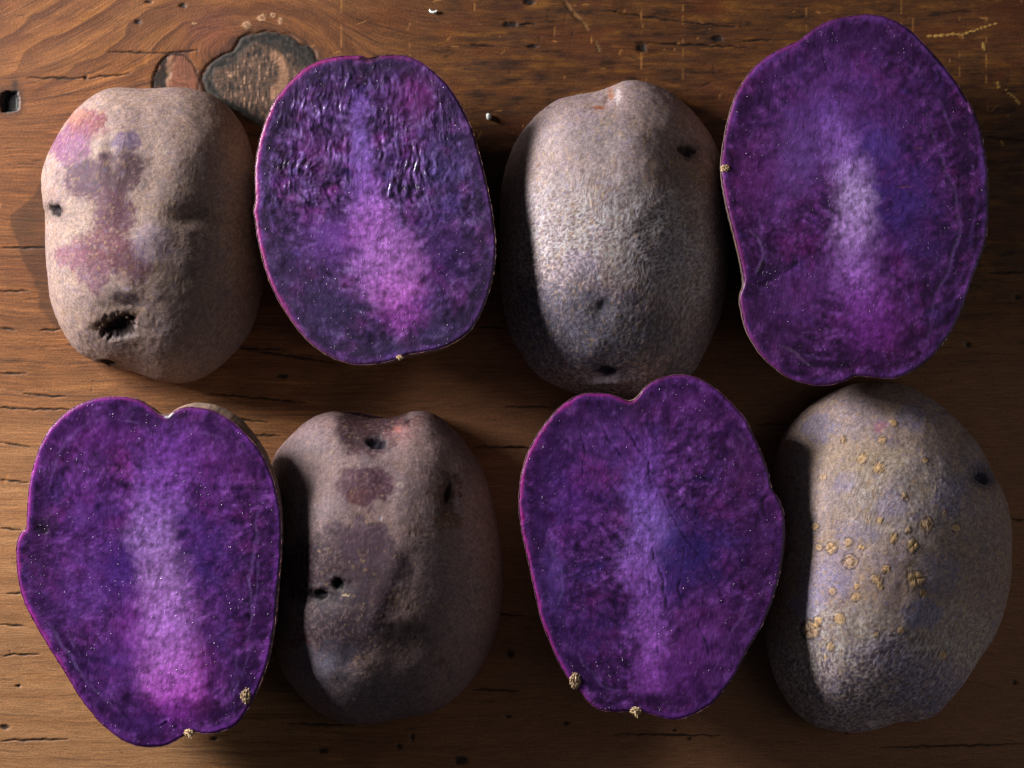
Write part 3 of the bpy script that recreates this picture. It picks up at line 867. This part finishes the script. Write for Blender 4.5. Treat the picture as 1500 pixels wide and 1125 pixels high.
    # dried stem ends and scabs at the rim
    for (bx, by, r_, kind) in spec.get('scars', []):
        bx, by, r_ = ol.z(bx, by, r_)
        zc = zface + K * (tilt[0] * (bx - ol.c[0]) - tilt[1] * (by - ol.c[1]))
        X1, Y1 = unproject(bx, by, zc)
        rg = np.random.default_rng(int(bx))
        nn = 34; ss, tt, ff, _ = disc_grid(nn)
        lump = 1 + .35 * fbm(np.cos(tt) * 2 + bx, np.sin(tt) * 2, oct=3)
        ph = ss * math.pi * .62
        hv = np.stack([X1 + np.sin(ph) * np.cos(tt) * r_ * K * lump * (.8 if kind == 'scab' else 1), Y1 + np.sin(ph) * np.sin(tt) * r_ * K * lump * (1.25 if kind == 'scab' else .75),
                       zc + K * r_ * .32 * np.cos(ph) - K * r_ * .08 + K * 1.4 * fbm(np.sin(ph) * np.cos(tt) * 3.2 + by, np.sin(ph) * np.sin(tt) * 3.2, oct=3) * r_ * .25], -1)
        hn = vnormals(hv, ff)
        if hn[nn * nn // 2 + nn // 2, 2] < 0: ff = ff[:, ::-1]; hn = -hn
        hc = np.empty((len(hv), 3)); hc[:] = lin((150, 122, 96) if kind == 'scab' else (188, 158, 118))
        nz = fbm(np.sin(ph) * np.cos(tt) * 4 + bx, np.sin(ph) * np.sin(tt) * 4, oct=3)
        hc = mix(hc, lin((70, 48, 44)), sst(.0, .4, nz)); hc = mix(hc, lin((228, 208, 176)), sst(.1, .4, -nz) * .8)
        mesh_obj('stem_scar' if kind != 'scab' else 'scab', hv, ff, M_CORK, root, hc, hn)
        if kind == 'stem':                                  # a few dry root fibres
            for q in range(3):
                a = rg.uniform(-2.6, -.5); L = r_ * rg.uniform(.8, 1.5)
                p0 = np.array([X1, Y1, zc + r_ * .3 * K])
                dr = np.array([math.cos(a), math.sin(a), .15])
                pts3 = [p0 + dr * L * K * t + rg.normal(0, .05 * r_ * K, 3) for t in np.linspace(0, 1, 5)]
                tv, tf = tube(pts3, [r_ * K * .22, r_ * K * .2, r_ * K * .16, r_ * K * .12, r_ * K * .05], 7, q)
                mesh_obj('root_fibre', tv, tf, M_SCAR, root)
    return root

LAV = (150, 110, 196)
# 1 - skin up, purple patch, top left
whole_side_half('tan potato half, skin up, with reddish purple patches and a deep dark eye', (0, 60, 2.1625),
    [(385, 147), (480, 152), (560, 152), (640, 160), (690, 180), (740, 225), (780, 290), (803, 360), (820, 450), (832, 560), (838, 660), (835, 760), (815, 860), (780, 940), (720, 1010), (650, 1065),
     (575, 1085), (510, 1078), (440, 1055), (380, 1046), (340, 1040), (305, 1022), (250, 990), (210, 940), (180, 880), (160, 800), (150, 700), (147, 620), (140, 560), (133, 500), (132, 430), (150, 370), (180, 310), (205, 265), (250, 215), (300, 172), (340, 152)],
    0.033, dict(base=(168, 144, 130), alt=(156, 133, 127), warm=(164, 132, 108), speck=.8, lean=(8, 0),
        patches=[(275, 262, 66, 48, (130, 62, 78), 1.0), (225, 335, 64, 62, (124, 70, 108), 1.0), (310, 440, 120, 76, (84, 40, 62), 1.0), (290, 420, 80, 50, (74, 34, 58), .9), (405, 320, 44, 36, (98, 76, 112), .85), (395, 410, 78, 66, (76, 44, 54), 1.0),
                 (355, 560, 62, 80, (100, 56, 74), 1.0), (340, 665, 104, 72, (104, 48, 66), 1.0), (228, 680, 50, 42, (128, 74, 94), .9), (300, 745, 60, 48, (116, 72, 90), .9), (425, 712, 50, 54, (104, 62, 76), .9),
                 (480, 640, 60, 60, (138, 122, 148), .5), (400, 820, 36, 26, (66, 46, 54), .8), (360, 890, 95, 30, (110, 78, 50), .5, .5), (240, 240, 40, 22, (196, 150, 120), .5, .5), (640, 560, 60, 26, (104, 88, 74), .5, .5), (500, 860, 60, 40, (92, 76, 80), .5, .5)],
        dents=[(610, 560, 90, 30, -7), (415, 560, 60, 70, -6), (470, 670, 60, 110, 5, .3), (395, 850, 90, 46, -7), (430, 940, 80, 30, 5), (300, 330, 80, 90, 4), (160, 540, 40, 50, -5), (560, 300, 150, 120, 4), (350, 350, 20, 60, -4), (340, 1045, 90, 30, -7)],
        gold=[(430, 870, 60, 14, 1.0), (310, 905, 40, 16, 1.0), (300, 250, 60, 40, .35), (320, 560, 60, 90, .3), (340, 660, 70, 60, .25)],
        marks=[(400, 785, 14, 10, (206, 192, 206), .6), (520, 356, 9, 9, (190, 172, 150), .7), (250, 900, 6, 6, (224, 204, 184), .8)],
        eyes=[(372, 912, 62, 34, -.25, 20, (32, 22, 22)), (167, 538, 24, 19, .5, 10, (34, 26, 28)), (336, 1028, 24, 12, .15, 7, (14, 14, 18))]), 1)

# 2 - cut, with the gouged wet end, upper middle left
cut_side_half('blue-purple cut potato half with a wet gouged end and a bright magenta core', (340, 60, 2.25),
    [(340, 52), (420, 48), (450, 56), (490, 48), (560, 48), (610, 62), (660, 95), (710, 145), (750, 205), (785, 275), (810, 350), (830, 430), (848, 510), (860, 575), (868, 650), (868, 720), (858, 790), (840, 850), (815, 910),
     (785, 955), (740, 990), (690, 1013), (630, 1026), (580, 1034), (545, 1048), (500, 1060), (440, 1068), (390, 1064), (330, 1043), (270, 1005), (220, 955), (180, 900), (145, 840), (115, 770), (95, 700), (82, 640), (76, 590), (70, 560), (77, 520), (75, 450), (80, 380), (95, 310), (115, 250), (140, 195), (175, 150), (225, 100), (280, 68)],
    0.0290, (-.0, -.09), 0.03, dict(tone=1.05, mid=(84, 54, 114), dark=(48, 36, 66), light=(118, 98, 158), cortex=(108, 66, 150), ring=24, cells=.25, mag_dir=160, mag=(150, 30, 110),
        pith=[(425, 200, 26, (104, 74, 152), .6), (425, 330, 36, (104, 80, 156), .85), (435, 450, 40, (112, 76, 158), .85), (470, 590, 70, (146, 92, 178), .85), (510, 730, 115, (150, 98, 178), .75), (550, 840, 85, (160, 92, 180), .8), (570, 900, 70, (126, 56, 146), .6)],
        blots=[(330, 890, 130, 100, .5, (46, 40, 74), .75), (200, 780, 90, 150, -.3, (58, 44, 84), .5), (650, 940, 110, 50, 0, (48, 44, 78), .7), (690, 720, 90, 130, 0, (58, 34, 96), .6), (600, 190, 70, 80, 0, (120, 52, 130), .6), (260, 360, 60, 60, 0, (100, 42, 110), .5),
               (700, 420, 70, 130, 0, (76, 70, 130), .5), (380, 640, 90, 60, 0, (118, 64, 160), .5), (440, 85, 90, 26, 0, (44, 32, 62), .7), (560, 1010, 130, 20, 0, (52, 48, 80), .5), (330, 660, 110, 80, .2, (104, 60, 150), .4)],
        gouge=[(430, 310, 340, 240, .72), (220, 490, 130, 110, .55), (650, 500, 160, 120, .3)],
        marks=[(450, 58, 40, 9, (36, 26, 36), .8, -1.5)], scars=[(553, 1043, 11, 'nub')], bulge0=.008, bulge=[(-115, 30, .035), (-75, 22, .04)], lip=(150, 96, 76), skin=dict(base=(140, 112, 86))), 2)

# 3 - skin up, netted grey, with the bright shine, upper middle right
whole_side_half('grey-brown netted potato half, skin up, with an orange torn scar at one end', (700, 90, 2.206),
    [(380, 93), (440, 75), (480, 62), (530, 65), (590, 85), (640, 110), (690, 155), (730, 205), (765, 260), (790, 330), (805, 410), (812, 500), (812, 600), (806, 700), (790, 790), (765, 870), (730, 950), (690, 1010), (640, 1055), (580, 1085), (500, 1095), (420, 1095), (350, 1082), (280, 1058),
     (220, 1030), (170, 985), (130, 925), (100, 860), (82, 780), (75, 690), (73, 600), (72, 500), (75, 420), (85, 360), (105, 300), (130, 250), (165, 200), (210, 155), (260, 125), (320, 105)],
    0.034, dict(tone=.70, fleck=.3, base=(162, 142, 138), alt=(146, 128, 130), warm=(150, 128, 108), net_gap=(98, 86, 94), speck=.7,
        patches=[(240, 860, 210, 190, (66, 66, 80), .95, .5), (430, 840, 150, 120, (76, 74, 86), .9, .5), (470, 950, 150, 120, (72, 72, 88), .85, .5), (600, 940, 180, 140, (84, 78, 76), .75, .5), (330, 650, 60, 40, (108, 106, 124), .5, .5), (220, 240, 90, 60, (176, 160, 156), .6, .6),  # slate skin; the lower left patch also carries the neighbour's shadow as colour
                 (400, 250, 100, 60, (146, 138, 138), .5, .6), (660, 360, 110, 60, (112, 92, 72), .7, .5), (620, 240, 80, 50, (128, 112, 98), .6, .5), (700, 470, 50, 80, (112, 96, 78), .5, .5), (580, 630, 60, 50, (112, 112, 126), .4, .5)],
        dents=[(665, 270, 80, 60, -8), (405, 120, 45, 40, -6), (400, 800, 50, 40, -4), (430, 1010, 80, 46, -12), (410, 1040, 80, 12, 8), (330, 100, 60, 30, -3)],
        net=[(420, 700, 420, 330, .9), (450, 500, 260, 160, .55), (430, 950, 360, 200, 1.0)],
        gold=[(395, 430, 50, 40, .9), (530, 315, 46, 24, .9), (335, 530, 46, 26, .9), (430, 700, 30, 16, .8), (300, 760, 30, 10, .9), (690, 720, 40, 30, .7), (560, 770, 50, 40, .5), (600, 340, 60, 30, .6)],
        marks=[(395, 145, 28, 8, (150, 84, 48), .9), (428, 100, 10, 24, (166, 108, 74), .8), (452, 112, 10, 30, (226, 216, 210), .7), (410, 115, 10, 16, (92, 64, 52), .7), (405, 1035, 60, 9, (196, 182, 186), .8), (388, 697, 9, 8, (210, 206, 214), .8),
               (338, 354, 8, 8, (112, 92, 80), .8), (232, 148, 14, 5, (112, 92, 84), .7), (195, 330, 5, 7, (150, 96, 62), .8), (660, 855, 6, 6, (190, 176, 168), .7)],
        eyes=[(682, 283, 34, 20, .2, 10, (44, 36, 36)), (418, 1012, 34, 16, .1, 9, (38, 34, 50)), (402, 787, 14, 18, .4, 2, (86, 84, 96))]), 3)

# 4 - cut, the largest, top right
cut_side_half('largest purple cut potato half, with a side notch and a pale lavender core streak', (1030, 0, 1.906),
    [(430, 42), (480, 42), (530, 55), (580, 85), (625, 130), (665, 175), (700, 220), (730, 265), (755, 310), (772, 350), (785, 410), (795, 480), (798, 560), (795, 630), (785, 690), (765, 745), (745, 800), (722, 870), (690, 930), (650, 985), (610, 1020), (560, 1048), (520, 1057), (470, 1053),
     (430, 1050), (400, 1062), (370, 1072), (330, 1077), (290, 1072), (240, 1055), (190, 1020), (150, 975), (120, 920), (105, 860), (103, 825), (112, 800), (113, 775), (102, 720), (85, 650), (70, 590), (57, 530), (50, 470), (55, 410), (68, 340), (85, 280), (110, 230), (145, 185), (190, 150), (235, 127), (268, 112), (310, 80), (360, 55)],
    0.0283, (.0, .0), 0.03, dict(tone=1.0, mid=(88, 42, 112), dark=(50, 22, 68), light=(118, 68, 152), ring=40, ringbias=.1, cells=.3, mag_dir=170, mag=(130, 40, 120), cortex=(116, 70, 168),
        pith=[(350, 300, 44, (112, 72, 164), .65), (390, 420, 50, (140, 98, 192), .92), (425, 540, 54, (172, 144, 212), 1.0), (415, 640, 54, (166, 130, 206), 1.0), (425, 730, 62, (146, 98, 188), .95), (445, 830, 66, (130, 70, 168), .85), (470, 930, 60, (112, 46, 142), .6)],
        blots=[(270, 430, 80, 150, .35, (120, 84, 172), .75), (400, 280, 190, 160, .2, (108, 62, 152), .55), (540, 560, 110, 130, 0, (74, 52, 146), .7), (480, 400, 70, 60, 0, (92, 70, 172), .55), (160, 500, 70, 110, 0, (106, 44, 124), .6), (490, 880, 70, 100, -.5, (112, 40, 130), .6), (220, 880, 120, 100, 0, (78, 40, 100), .5),
               (640, 680, 80, 140, 0, (60, 34, 96), .5), (180, 770, 110, 26, -.5, (40, 20, 58), .7), (560, 320, 80, 40, 0, (70, 36, 108), .5), (450, 110, 160, 50, 0, (70, 34, 96), .5), (310, 790, 120, 60, -.5, (112, 64, 150), .5), (470, 800, 30, 120, 0, (120, 50, 150), .4)],
        veins=[([(130, 640), (160, 670), (170, 710), (150, 760)], 8, (142, 116, 176), .7, -1.0), ([(110, 800), (160, 795), (230, 760), (320, 700)], 11, (42, 18, 60), .75, .8), ([(625, 320), (655, 420), (705, 540), (715, 650), (690, 740), (640, 850), (625, 960)], 9, (124, 96, 168), .65, .5),
               ([(340, 1050), (260, 990), (215, 960)], 7, (150, 124, 168), .5, 0), ([(270, 112), (330, 130), (350, 200)], 7, (58, 24, 76), .6, 1.0), ([(430, 360), (500, 335), (580, 345)], 7, (60, 30, 100), .6, .6), ([(660, 180), (640, 150), (590, 120)], 9, (128, 90, 150), .4, 0), ([(745, 420), (765, 560), (740, 720), (690, 860)], 10, (116, 78, 170), .5, 0)],
        marks=[(750, 295, 12, 24, (168, 104, 182), .9, 1.0), (560, 522, 20, 3, (120, 72, 104), .6, -.5), (600, 413, 12, 3, (120, 72, 104), .6, -.5)],
        scars=[(62, 470, 14, 'nub')], bulge=[(200, 25, .02)], lip=(128, 78, 84)), 4)

# 5 - cut, tapering, bottom left
cut_side_half('tapered purple cut potato half with a pinkish core and a shiny cleft', (0, 560, 1.991),
    [(330, 42), (370, 43), (410, 55), (440, 75), (465, 94), (490, 98), (508, 84), (540, 73), (590, 76), (640, 92), (690, 124), (730, 166), (760, 203), (785, 252), (805, 310), (818, 380), (821, 450), (819, 520), (812, 600), (805, 680), (795, 750), (780, 820), (755, 890), (725, 950), (690, 998), (650, 1018), (600, 1026), (565, 1020),
     (540, 1028), (510, 1048), (480, 1060), (430, 1065), (380, 1055), (330, 1025), (280, 980), (230, 915), (185, 840), (140, 770), (100, 700), (70, 640), (52, 570), (47, 500), (50, 462), (61, 438), (75, 424), (78, 380), (83, 310), (95, 250), (115, 190), (145, 135), (190, 90), (240, 60), (290, 45)],
    0.0282, (.02, .06), 0.03, dict(tone=.88, mid=(96, 46, 128), dark=(54, 22, 80), light=(128, 74, 166), ring=34, ringbias=.15, cells=.3, mag_dir=160, mag=(160, 44, 150), cortex=(120, 56, 166),
        pith=[(500, 200, 90, (110, 58, 156), .5), (470, 300, 70, (124, 76, 174), .75), (440, 440, 66, (142, 106, 184), .9), (470, 560, 66, (150, 110, 186), .9), (490, 700, 78, (164, 110, 204), .95), (490, 820, 84, (172, 104, 204), .95), (510, 920, 78, (170, 84, 196), .9), (510, 950, 46, (130, 52, 160), .6)],
        blots=[(560, 850, 60, 120, .15, (160, 52, 166), .45), (400, 720, 60, 110, .1, (146, 66, 184), .7), (350, 540, 80, 120, .6, (66, 34, 132), .7), (600, 480, 80, 150, 0, (68, 40, 128), .6), (260, 380, 90, 90, 0, (84, 44, 136), .5), (230, 600, 110, 110, 0, (108, 62, 158), .5), (600, 220, 120, 80, .5, (112, 50, 144), .5),
               (470, 110, 70, 44, 0, (34, 20, 48), .8), (340, 830, 100, 80, 0, (82, 46, 136), .5), (120, 480, 50, 130, 0, (56, 20, 74), .6), (660, 700, 60, 160, 0, (72, 38, 112), .5), (300, 150, 120, 60, 0, (96, 36, 128), .5), (430, 990, 110, 40, 0, (72, 34, 118), .6), (110, 420, 50, 26, 0, (30, 14, 44), .6)],
        veins=[([(750, 380), (745, 480), (725, 580), (735, 680), (715, 760)], 9, (132, 102, 180), .7, .4), ([(130, 690), (190, 780), (250, 870), (310, 930)], 9, (124, 100, 172), .75, .3), ([(690, 780), (685, 860), (650, 940)], 8, (124, 96, 172), .5, .2), ([(150, 240), (160, 330), (140, 420)], 9, (60, 26, 84), .5, .3),
               ([(460, 1000), (490, 985), (505, 1000)], 8, (110, 70, 170), .5, -2.0), ([(120, 150), (160, 120), (200, 100)], 6, (70, 30, 84), .4, 0)],
        marks=[(488, 92, 15, 12, (186, 190, 204), .9, .8), (120, 430, 20, 12, (26, 12, 36), .6, -.8)],  # the pale mark is the cleft's shine, painted into the colour
        scars=[(551, 1022, 15, 'stem'), (717, 915, 20, 'scab')], bulge_k=4.2, bulge=[(63, 16, .055), (38, 18, .02), (75, 6, .02)], lip=(176, 106, 110), skin=dict(base=(168, 142, 118))), 5)

# 6 - skin up, dark patches, bottom middle left
whole_side_half('dusky potato half, skin up, with dark plum patches and two black holes', (380, 570, 2.123),
    [(45, 200), (90, 150), (140, 110), (190, 78), (240, 62), (300, 62), (350, 72), (400, 80), (440, 78), (480, 68), (520, 70), (560, 90), (610, 130), (650, 180), (690, 240), (715, 320), (735, 400), (750, 480), (757, 560), (757, 640), (745, 720), (720, 800), (685, 870), (640, 930), (580, 980), (510, 1012), (450, 1020),
     (390, 1032), (330, 1042), (270, 1040), (210, 1020), (160, 985), (110, 930), (70, 870), (45, 800), (38, 700), (35, 600), (35, 500), (35, 400), (36, 300), (38, 240)],
    0.032, dict(tone=.56, golda=.5, fleck=.08, base=(154, 128, 124), alt=(132, 112, 116), warm=(142, 112, 98), speck=.9,
        patches=[(330, 300, 92, 62, (84, 44, 62), 1.0), (300, 330, 30, 30, (112, 62, 56), .5), (230, 450, 40, 30, (74, 54, 68), .8), (310, 470, 70, 60, (90, 64, 86), .6), (230, 570, 180, 120, (60, 34, 46), 1.0), (360, 570, 100, 120, (62, 36, 50), 1.0), (270, 740, 130, 120, (58, 40, 52), 1.0), (330, 470, 80, 70, (82, 54, 72), .8), (240, 840, 60, 60, (72, 64, 80), .7),
                 (290, 110, 56, 80, (60, 30, 36), 1.0, .3), (370, 95, 100, 44, (66, 32, 38), 1.0), (440, 140, 50, 36, (158, 104, 104), .6), (350, 175, 60, 34, (96, 60, 68), .7), (590, 330, 34, 80, (82, 50, 42), .85), (585, 410, 46, 26, (110, 76, 50), .7), (520, 90, 50, 20, (120, 78, 70), .6), (140, 880, 110, 70, (118, 118, 138), .7, .5), (330, 950, 160, 80, (104, 100, 112), .6, .5),
                 (480, 780, 60, 50, (84, 68, 70), .7, .5), (570, 850, 20, 20, (112, 70, 66), .6), (540, 560, 140, 120, (134, 114, 116), .4, .6), (120, 775, 26, 26, (112, 56, 68), .7)],
        dents=[(330, 75, 90, 50, -17), (470, 780, 70, 50, -10), (590, 330, 26, 90, -7), (400, 600, 40, 160, 4, .4), (380, 160, 80, 40, -6), (300, 800, 60, 80, -8, .5), (230, 620, 120, 80, -4), (190, 120, 80, 60, 5), (500, 110, 60, 40, 5), (190, 880, 80, 40, 5)],
        gold=[(330, 405, 60, 12, 1.0), (415, 406, 20, 14, 1.0), (320, 515, 14, 30, .9), (450, 655, 50, 40, 1.0), (320, 860, 50, 50, .8), (580, 410, 40, 30, .9), (500, 690, 40, 30, .6), (240, 170, 30, 16, .8), (420, 780, 90, 40, .4)],
        marks=[(500, 445, 40, 4, (168, 140, 110), .6), (475, 448, 9, 7, (212, 192, 176), .8), (268, 640, 16, 4, (222, 196, 150), .85), (432, 604, 10, 14, (214, 194, 190), .8), (378, 402, 4, 8, (220, 214, 226), .8), (435, 300, 14, 10, (182, 160, 148), .6), (430, 120, 12, 12, (190, 120, 110), .7)],
        eyes=[(365, 163, 32, 18, .0, 9, (30, 26, 38)), (243, 606, 20, 19, 0, 11, (9, 7, 8)), (184, 640, 28, 17, .1, 11, (9, 7, 8)), (588, 322, 10, 34, .25, 6, (48, 28, 26))]), 6)

# 7 - cut, heart shaped, bottom middle right
cut_side_half('heart-shaped purple cut potato half with an indigo centre and fine dark veins', (740, 530, 2.047),
    [(398, 104), (420, 76), (450, 55), (500, 40), (550, 40), (600, 60), (650, 95), (690, 135), (720, 170), (745, 220), (770, 275), (790, 330), (800, 380), (820, 410), (835, 450), (840, 510), (835, 570), (825, 630), (810, 690), (790, 750), (760, 810), (730, 860), (700, 920), (660, 980), (620, 1025), (570, 1055), (520, 1073),
     (480, 1070), (440, 1058), (400, 1048), (350, 1050), (300, 1048), (260, 1030), (225, 990), (190, 950), (160, 900), (130, 830), (110, 780), (95, 720), (80, 650), (65, 580), (52, 520), (42, 450), (42, 390), (50, 330), (65, 280), (90, 230), (120, 185), (160, 140), (200, 110), (240, 95), (300, 95), (340, 106), (372, 118)],
    0.0294, (.0, .0), 0.03, dict(tone=.98, mid=(94, 48, 126), dark=(52, 22, 78), light=(122, 74, 160), ring=34, ringbias=.15, cells=.6, mag_dir=165, mag=(158, 30, 134), cortex=(112, 56, 156),
        pith=[(430, 260, 50, (112, 66, 162), .5), (410, 400, 60, (122, 84, 184), .75), (430, 480, 56, (130, 96, 192), .85), (400, 590, 66, (134, 90, 188), .85), (430, 700, 52, (124, 76, 172), .8), (440, 830, 46, (140, 82, 182), .9), (430, 960, 44, (130, 66, 168), .75)],
        blots=[(570, 580, 110, 120, .3, (52, 34, 112), .85), (480, 640, 50, 110, 0, (62, 42, 130), .6), (470, 500, 50, 80, 0, (96, 78, 172), .6), (380, 120, 40, 50, 0, (38, 24, 44), .8), (200, 420, 90, 120, 0, (88, 40, 140), .5), (620, 800, 120, 100, 0, (112, 52, 142), .6), (520, 930, 110, 90, 0, (112, 48, 146), .6), (250, 800, 110, 110, 0, (64, 32, 106), .6),
               (330, 250, 120, 90, .4, (106, 62, 156), .5), (720, 330, 70, 120, 0, (94, 42, 112), .6), (130, 300, 50, 130, .2, (58, 26, 92), .6), (150, 640, 50, 130, 0, (96, 66, 160), .4), (560, 130, 120, 60, 0, (100, 44, 128), .5), (770, 560, 60, 140, 0, (92, 40, 118), .4), (440, 1020, 50, 26, 0, (46, 20, 66), .6)],
        veins=[([(285, 170), (310, 230), (370, 310), (400, 340)], 7, (40, 18, 80), .7, .8), ([(335, 165), (380, 230), (430, 300), (440, 380)], 7, (40, 18, 80), .7, .8), ([(220, 190), (240, 260), (230, 350)], 7, (44, 20, 80), .5, .5), ([(440, 560), (460, 610), (480, 700), (500, 800)], 8, (36, 20, 84), .75, .9),
               ([(470, 400), (520, 500), (600, 600), (660, 720)], 7, (40, 20, 86), .65, .7), ([(540, 560), (520, 680), (545, 770)], 6, (38, 20, 84), .6, .6), ([(560, 760), (600, 830), (610, 880)], 6, (48, 20, 80), .6, .6), ([(420, 620), (440, 690)], 6, (42, 20, 90), .6, .6), ([(470, 720), (455, 840), (470, 950)], 7, (56, 24, 96), .5, .4),
               ([(130, 540), (165, 620), (170, 700), (150, 740)], 9, (126, 106, 184), .6, .2), ([(700, 760), (760, 700), (800, 610), (815, 500)], 9, (50, 20, 70), .5, .3), ([(680, 200), (720, 240), (700, 330)], 8, (130, 92, 158), .45, .0), ([(800, 380), (770, 420), (780, 460)], 8, (46, 18, 64), .7, 1.0)],
        marks=[(450, 1020, 26, 18, (46, 18, 62), .6, -.6)], scars=[(392, 1046, 17, 'stem'), (210, 956, 21, 'scab')], bulge=[(-30, 30, .015)], lip=(140, 74, 92)), 7)

# 8 - skin up with corky spots, bottom right
LT = [(232, 320, 17, 'slit'), (348, 266, 15, 'slit'), (397, 292, 15, 'ring'), (440, 160, 13, 'slit'), (535, 460, 18, 'ring'), (625, 470, 14, 'slit'), (495, 520, 18, 'cross'), (313, 568, 23, 'ring'), (258, 528, 16, 'cross'), (416, 590, 16, 'ring'), (390, 621, 18, 'ring'), (400, 643, 13, 'slit'), (505, 618, 26, 'cross'), (527, 661, 17, 'cross'),
      (330, 672, 14, 'slit'), (282, 735, 15, 'slit'), (219, 743, 16, 'slit'), (198, 768, 22, 'cross'), (461, 770, 13, 'slit'), (210, 465, 11, 'slit'), (222, 526, 14, 'slit'), (307, 510, 12, 'slit'), (345, 526, 11, 'ring'), (440, 498, 15, 'ring'), (262, 655, 14, 'slit'), (256, 815, 12, 'slit'), (240, 848, 9, 'slit'), (292, 210, 10, 'ring'),
      (405, 210, 11, 'ring'), (533, 270, 10, 'slit'), (472, 376, 12, 'ring'), (388, 780, 9, 'slit'), (585, 842, 12, 'slit'), (332, 640, 11, 'slit'), (482, 478, 10, 'ring'), (590, 425, 9, 'slit'), (398, 445, 11, 'ring'), (365, 447, 10, 'slit')]
whole_side_half('grey-tan potato half, skin up, dotted with golden corky spots', (1090, 540, 2.009),
    [(300, 50), (360, 40), (420, 35), (470, 45), (530, 75), (590, 120), (650, 175), (700, 240), (740, 310), (770, 390), (785, 470), (788, 550), (780, 640), (760, 720), (725, 800), (680, 870), (630, 940), (580, 1000), (530, 1036), (470, 1045), (400, 1060), (330, 1070), (260, 1065), (200, 1050), (150, 1010), (110, 950),
     (85, 890), (68, 820), (62, 740), (65, 660), (72, 560), (80, 460), (84, 360), (88, 280), (108, 215), (150, 150), (220, 90)],
    0.034, dict(tone=.88, golda=.25, fleck=.36, base=(160, 140, 128), alt=(144, 130, 136), warm=(158, 134, 110), net_gap=(88, 82, 100), speck=.66,
        patches=[(240, 640, 70, 50, (140, 130, 156), .45), (300, 330, 30, 26, (130, 124, 166), .6), (200, 690, 60, 40, (150, 144, 176), .6), (520, 720, 60, 40, (108, 110, 146), .7), (610, 370, 46, 60, (112, 114, 150), .6), (490, 150, 40, 36, (128, 124, 152), .6), (220, 170, 50, 40, (118, 116, 150), .6), (405, 168, 26, 16, (164, 110, 128), .8), (430, 400, 50, 40, (122, 118, 150), .5),
                 (400, 960, 260, 110, (104, 98, 104), .7, .5), (430, 840, 90, 50, (112, 110, 136), .5, .5), (560, 940, 110, 90, (92, 90, 112), .6, .5), (680, 560, 90, 200, (126, 112, 106), .5, .6), (270, 590, 60, 60, (138, 130, 164), .5), (330, 480, 60, 40, (132, 126, 158), .4), (560, 600, 70, 60, (120, 118, 146), .5), (700, 310, 50, 40, (84, 84, 110), .7, .5), (350, 270, 120, 60, (170, 148, 116), .5, .6)],
        dents=[(700, 310, 50, 40, -6), (440, 1040, 70, 30, -7), (300, 640, 180, 200, 4)],
        net=[(400, 950, 420, 190, 1.0), (300, 800, 180, 100, .6), (480, 380, 200, 150, .45), (620, 800, 160, 120, .5)], net_cell=(7.5, 6.5),
        gold=[(350, 265, 90, 30, .6), (240, 530, 60, 60, .5), (200, 940, 40, 40, .6), (190, 760, 40, 30, .8), (440, 160, 40, 20, .7), (340, 660, 40, 30, .6), (600, 850, 50, 30, .5), (220, 320, 40, 30, .6)],
        marks=[(380, 1050, 16, 5, (190, 184, 190), .7), (440, 1030, 8, 6, (190, 184, 200), .7), (600, 130, 30, 7, (108, 92, 84), .5), (660, 190, 36, 6, (108, 92, 84), .5)],
        lenticels=LT, eyes=[(710, 318, 22, 17, .4, 8, (38, 38, 52))]), 8)

# ------------------------------------------------------------------ crumbs on the table
def crumb(px, py, pts, r_px, label, group=None):
    P = [np.array([(px + a - 750) * K, (562.5 - py - b) * K, .0002 + r_px * K * .8]) for a, b in pts]
    rr = [r_px * K * w for w in np.interp(np.linspace(0, 1, len(P)), [0, .18, .5, .82, 1], [.12, .85, 1, .85, .12])]
    V, F = tube(P, rr, 9, int(px))
    o = mesh_obj('crumb', V - np.array([P[len(P) // 2][0], P[len(P) // 2][1], 0]), F, M_CRUMB)
    o.location = (P[len(P) // 2][0], P[len(P) // 2][1], 0)
    o['label'] = label; o['category'] = 'crumb'
    o['group'] = 'crumbs on the table'
crumb(716, 171, [(0, 5), (.3, 3.5), (0, 1), (-.3, -1.5), (-.6, -3.6), (-.7, -5)], 3.6, 'bright white crumb beside the gouged wet cut potato half')
an = np.linspace(.2, 3.3, 8)
crumb(635, 16, [(5.5 * math.cos(a), 4.4 * math.sin(a) - 2) for a in an], 2.0, 'tiny curled white crumb on the worn wood')
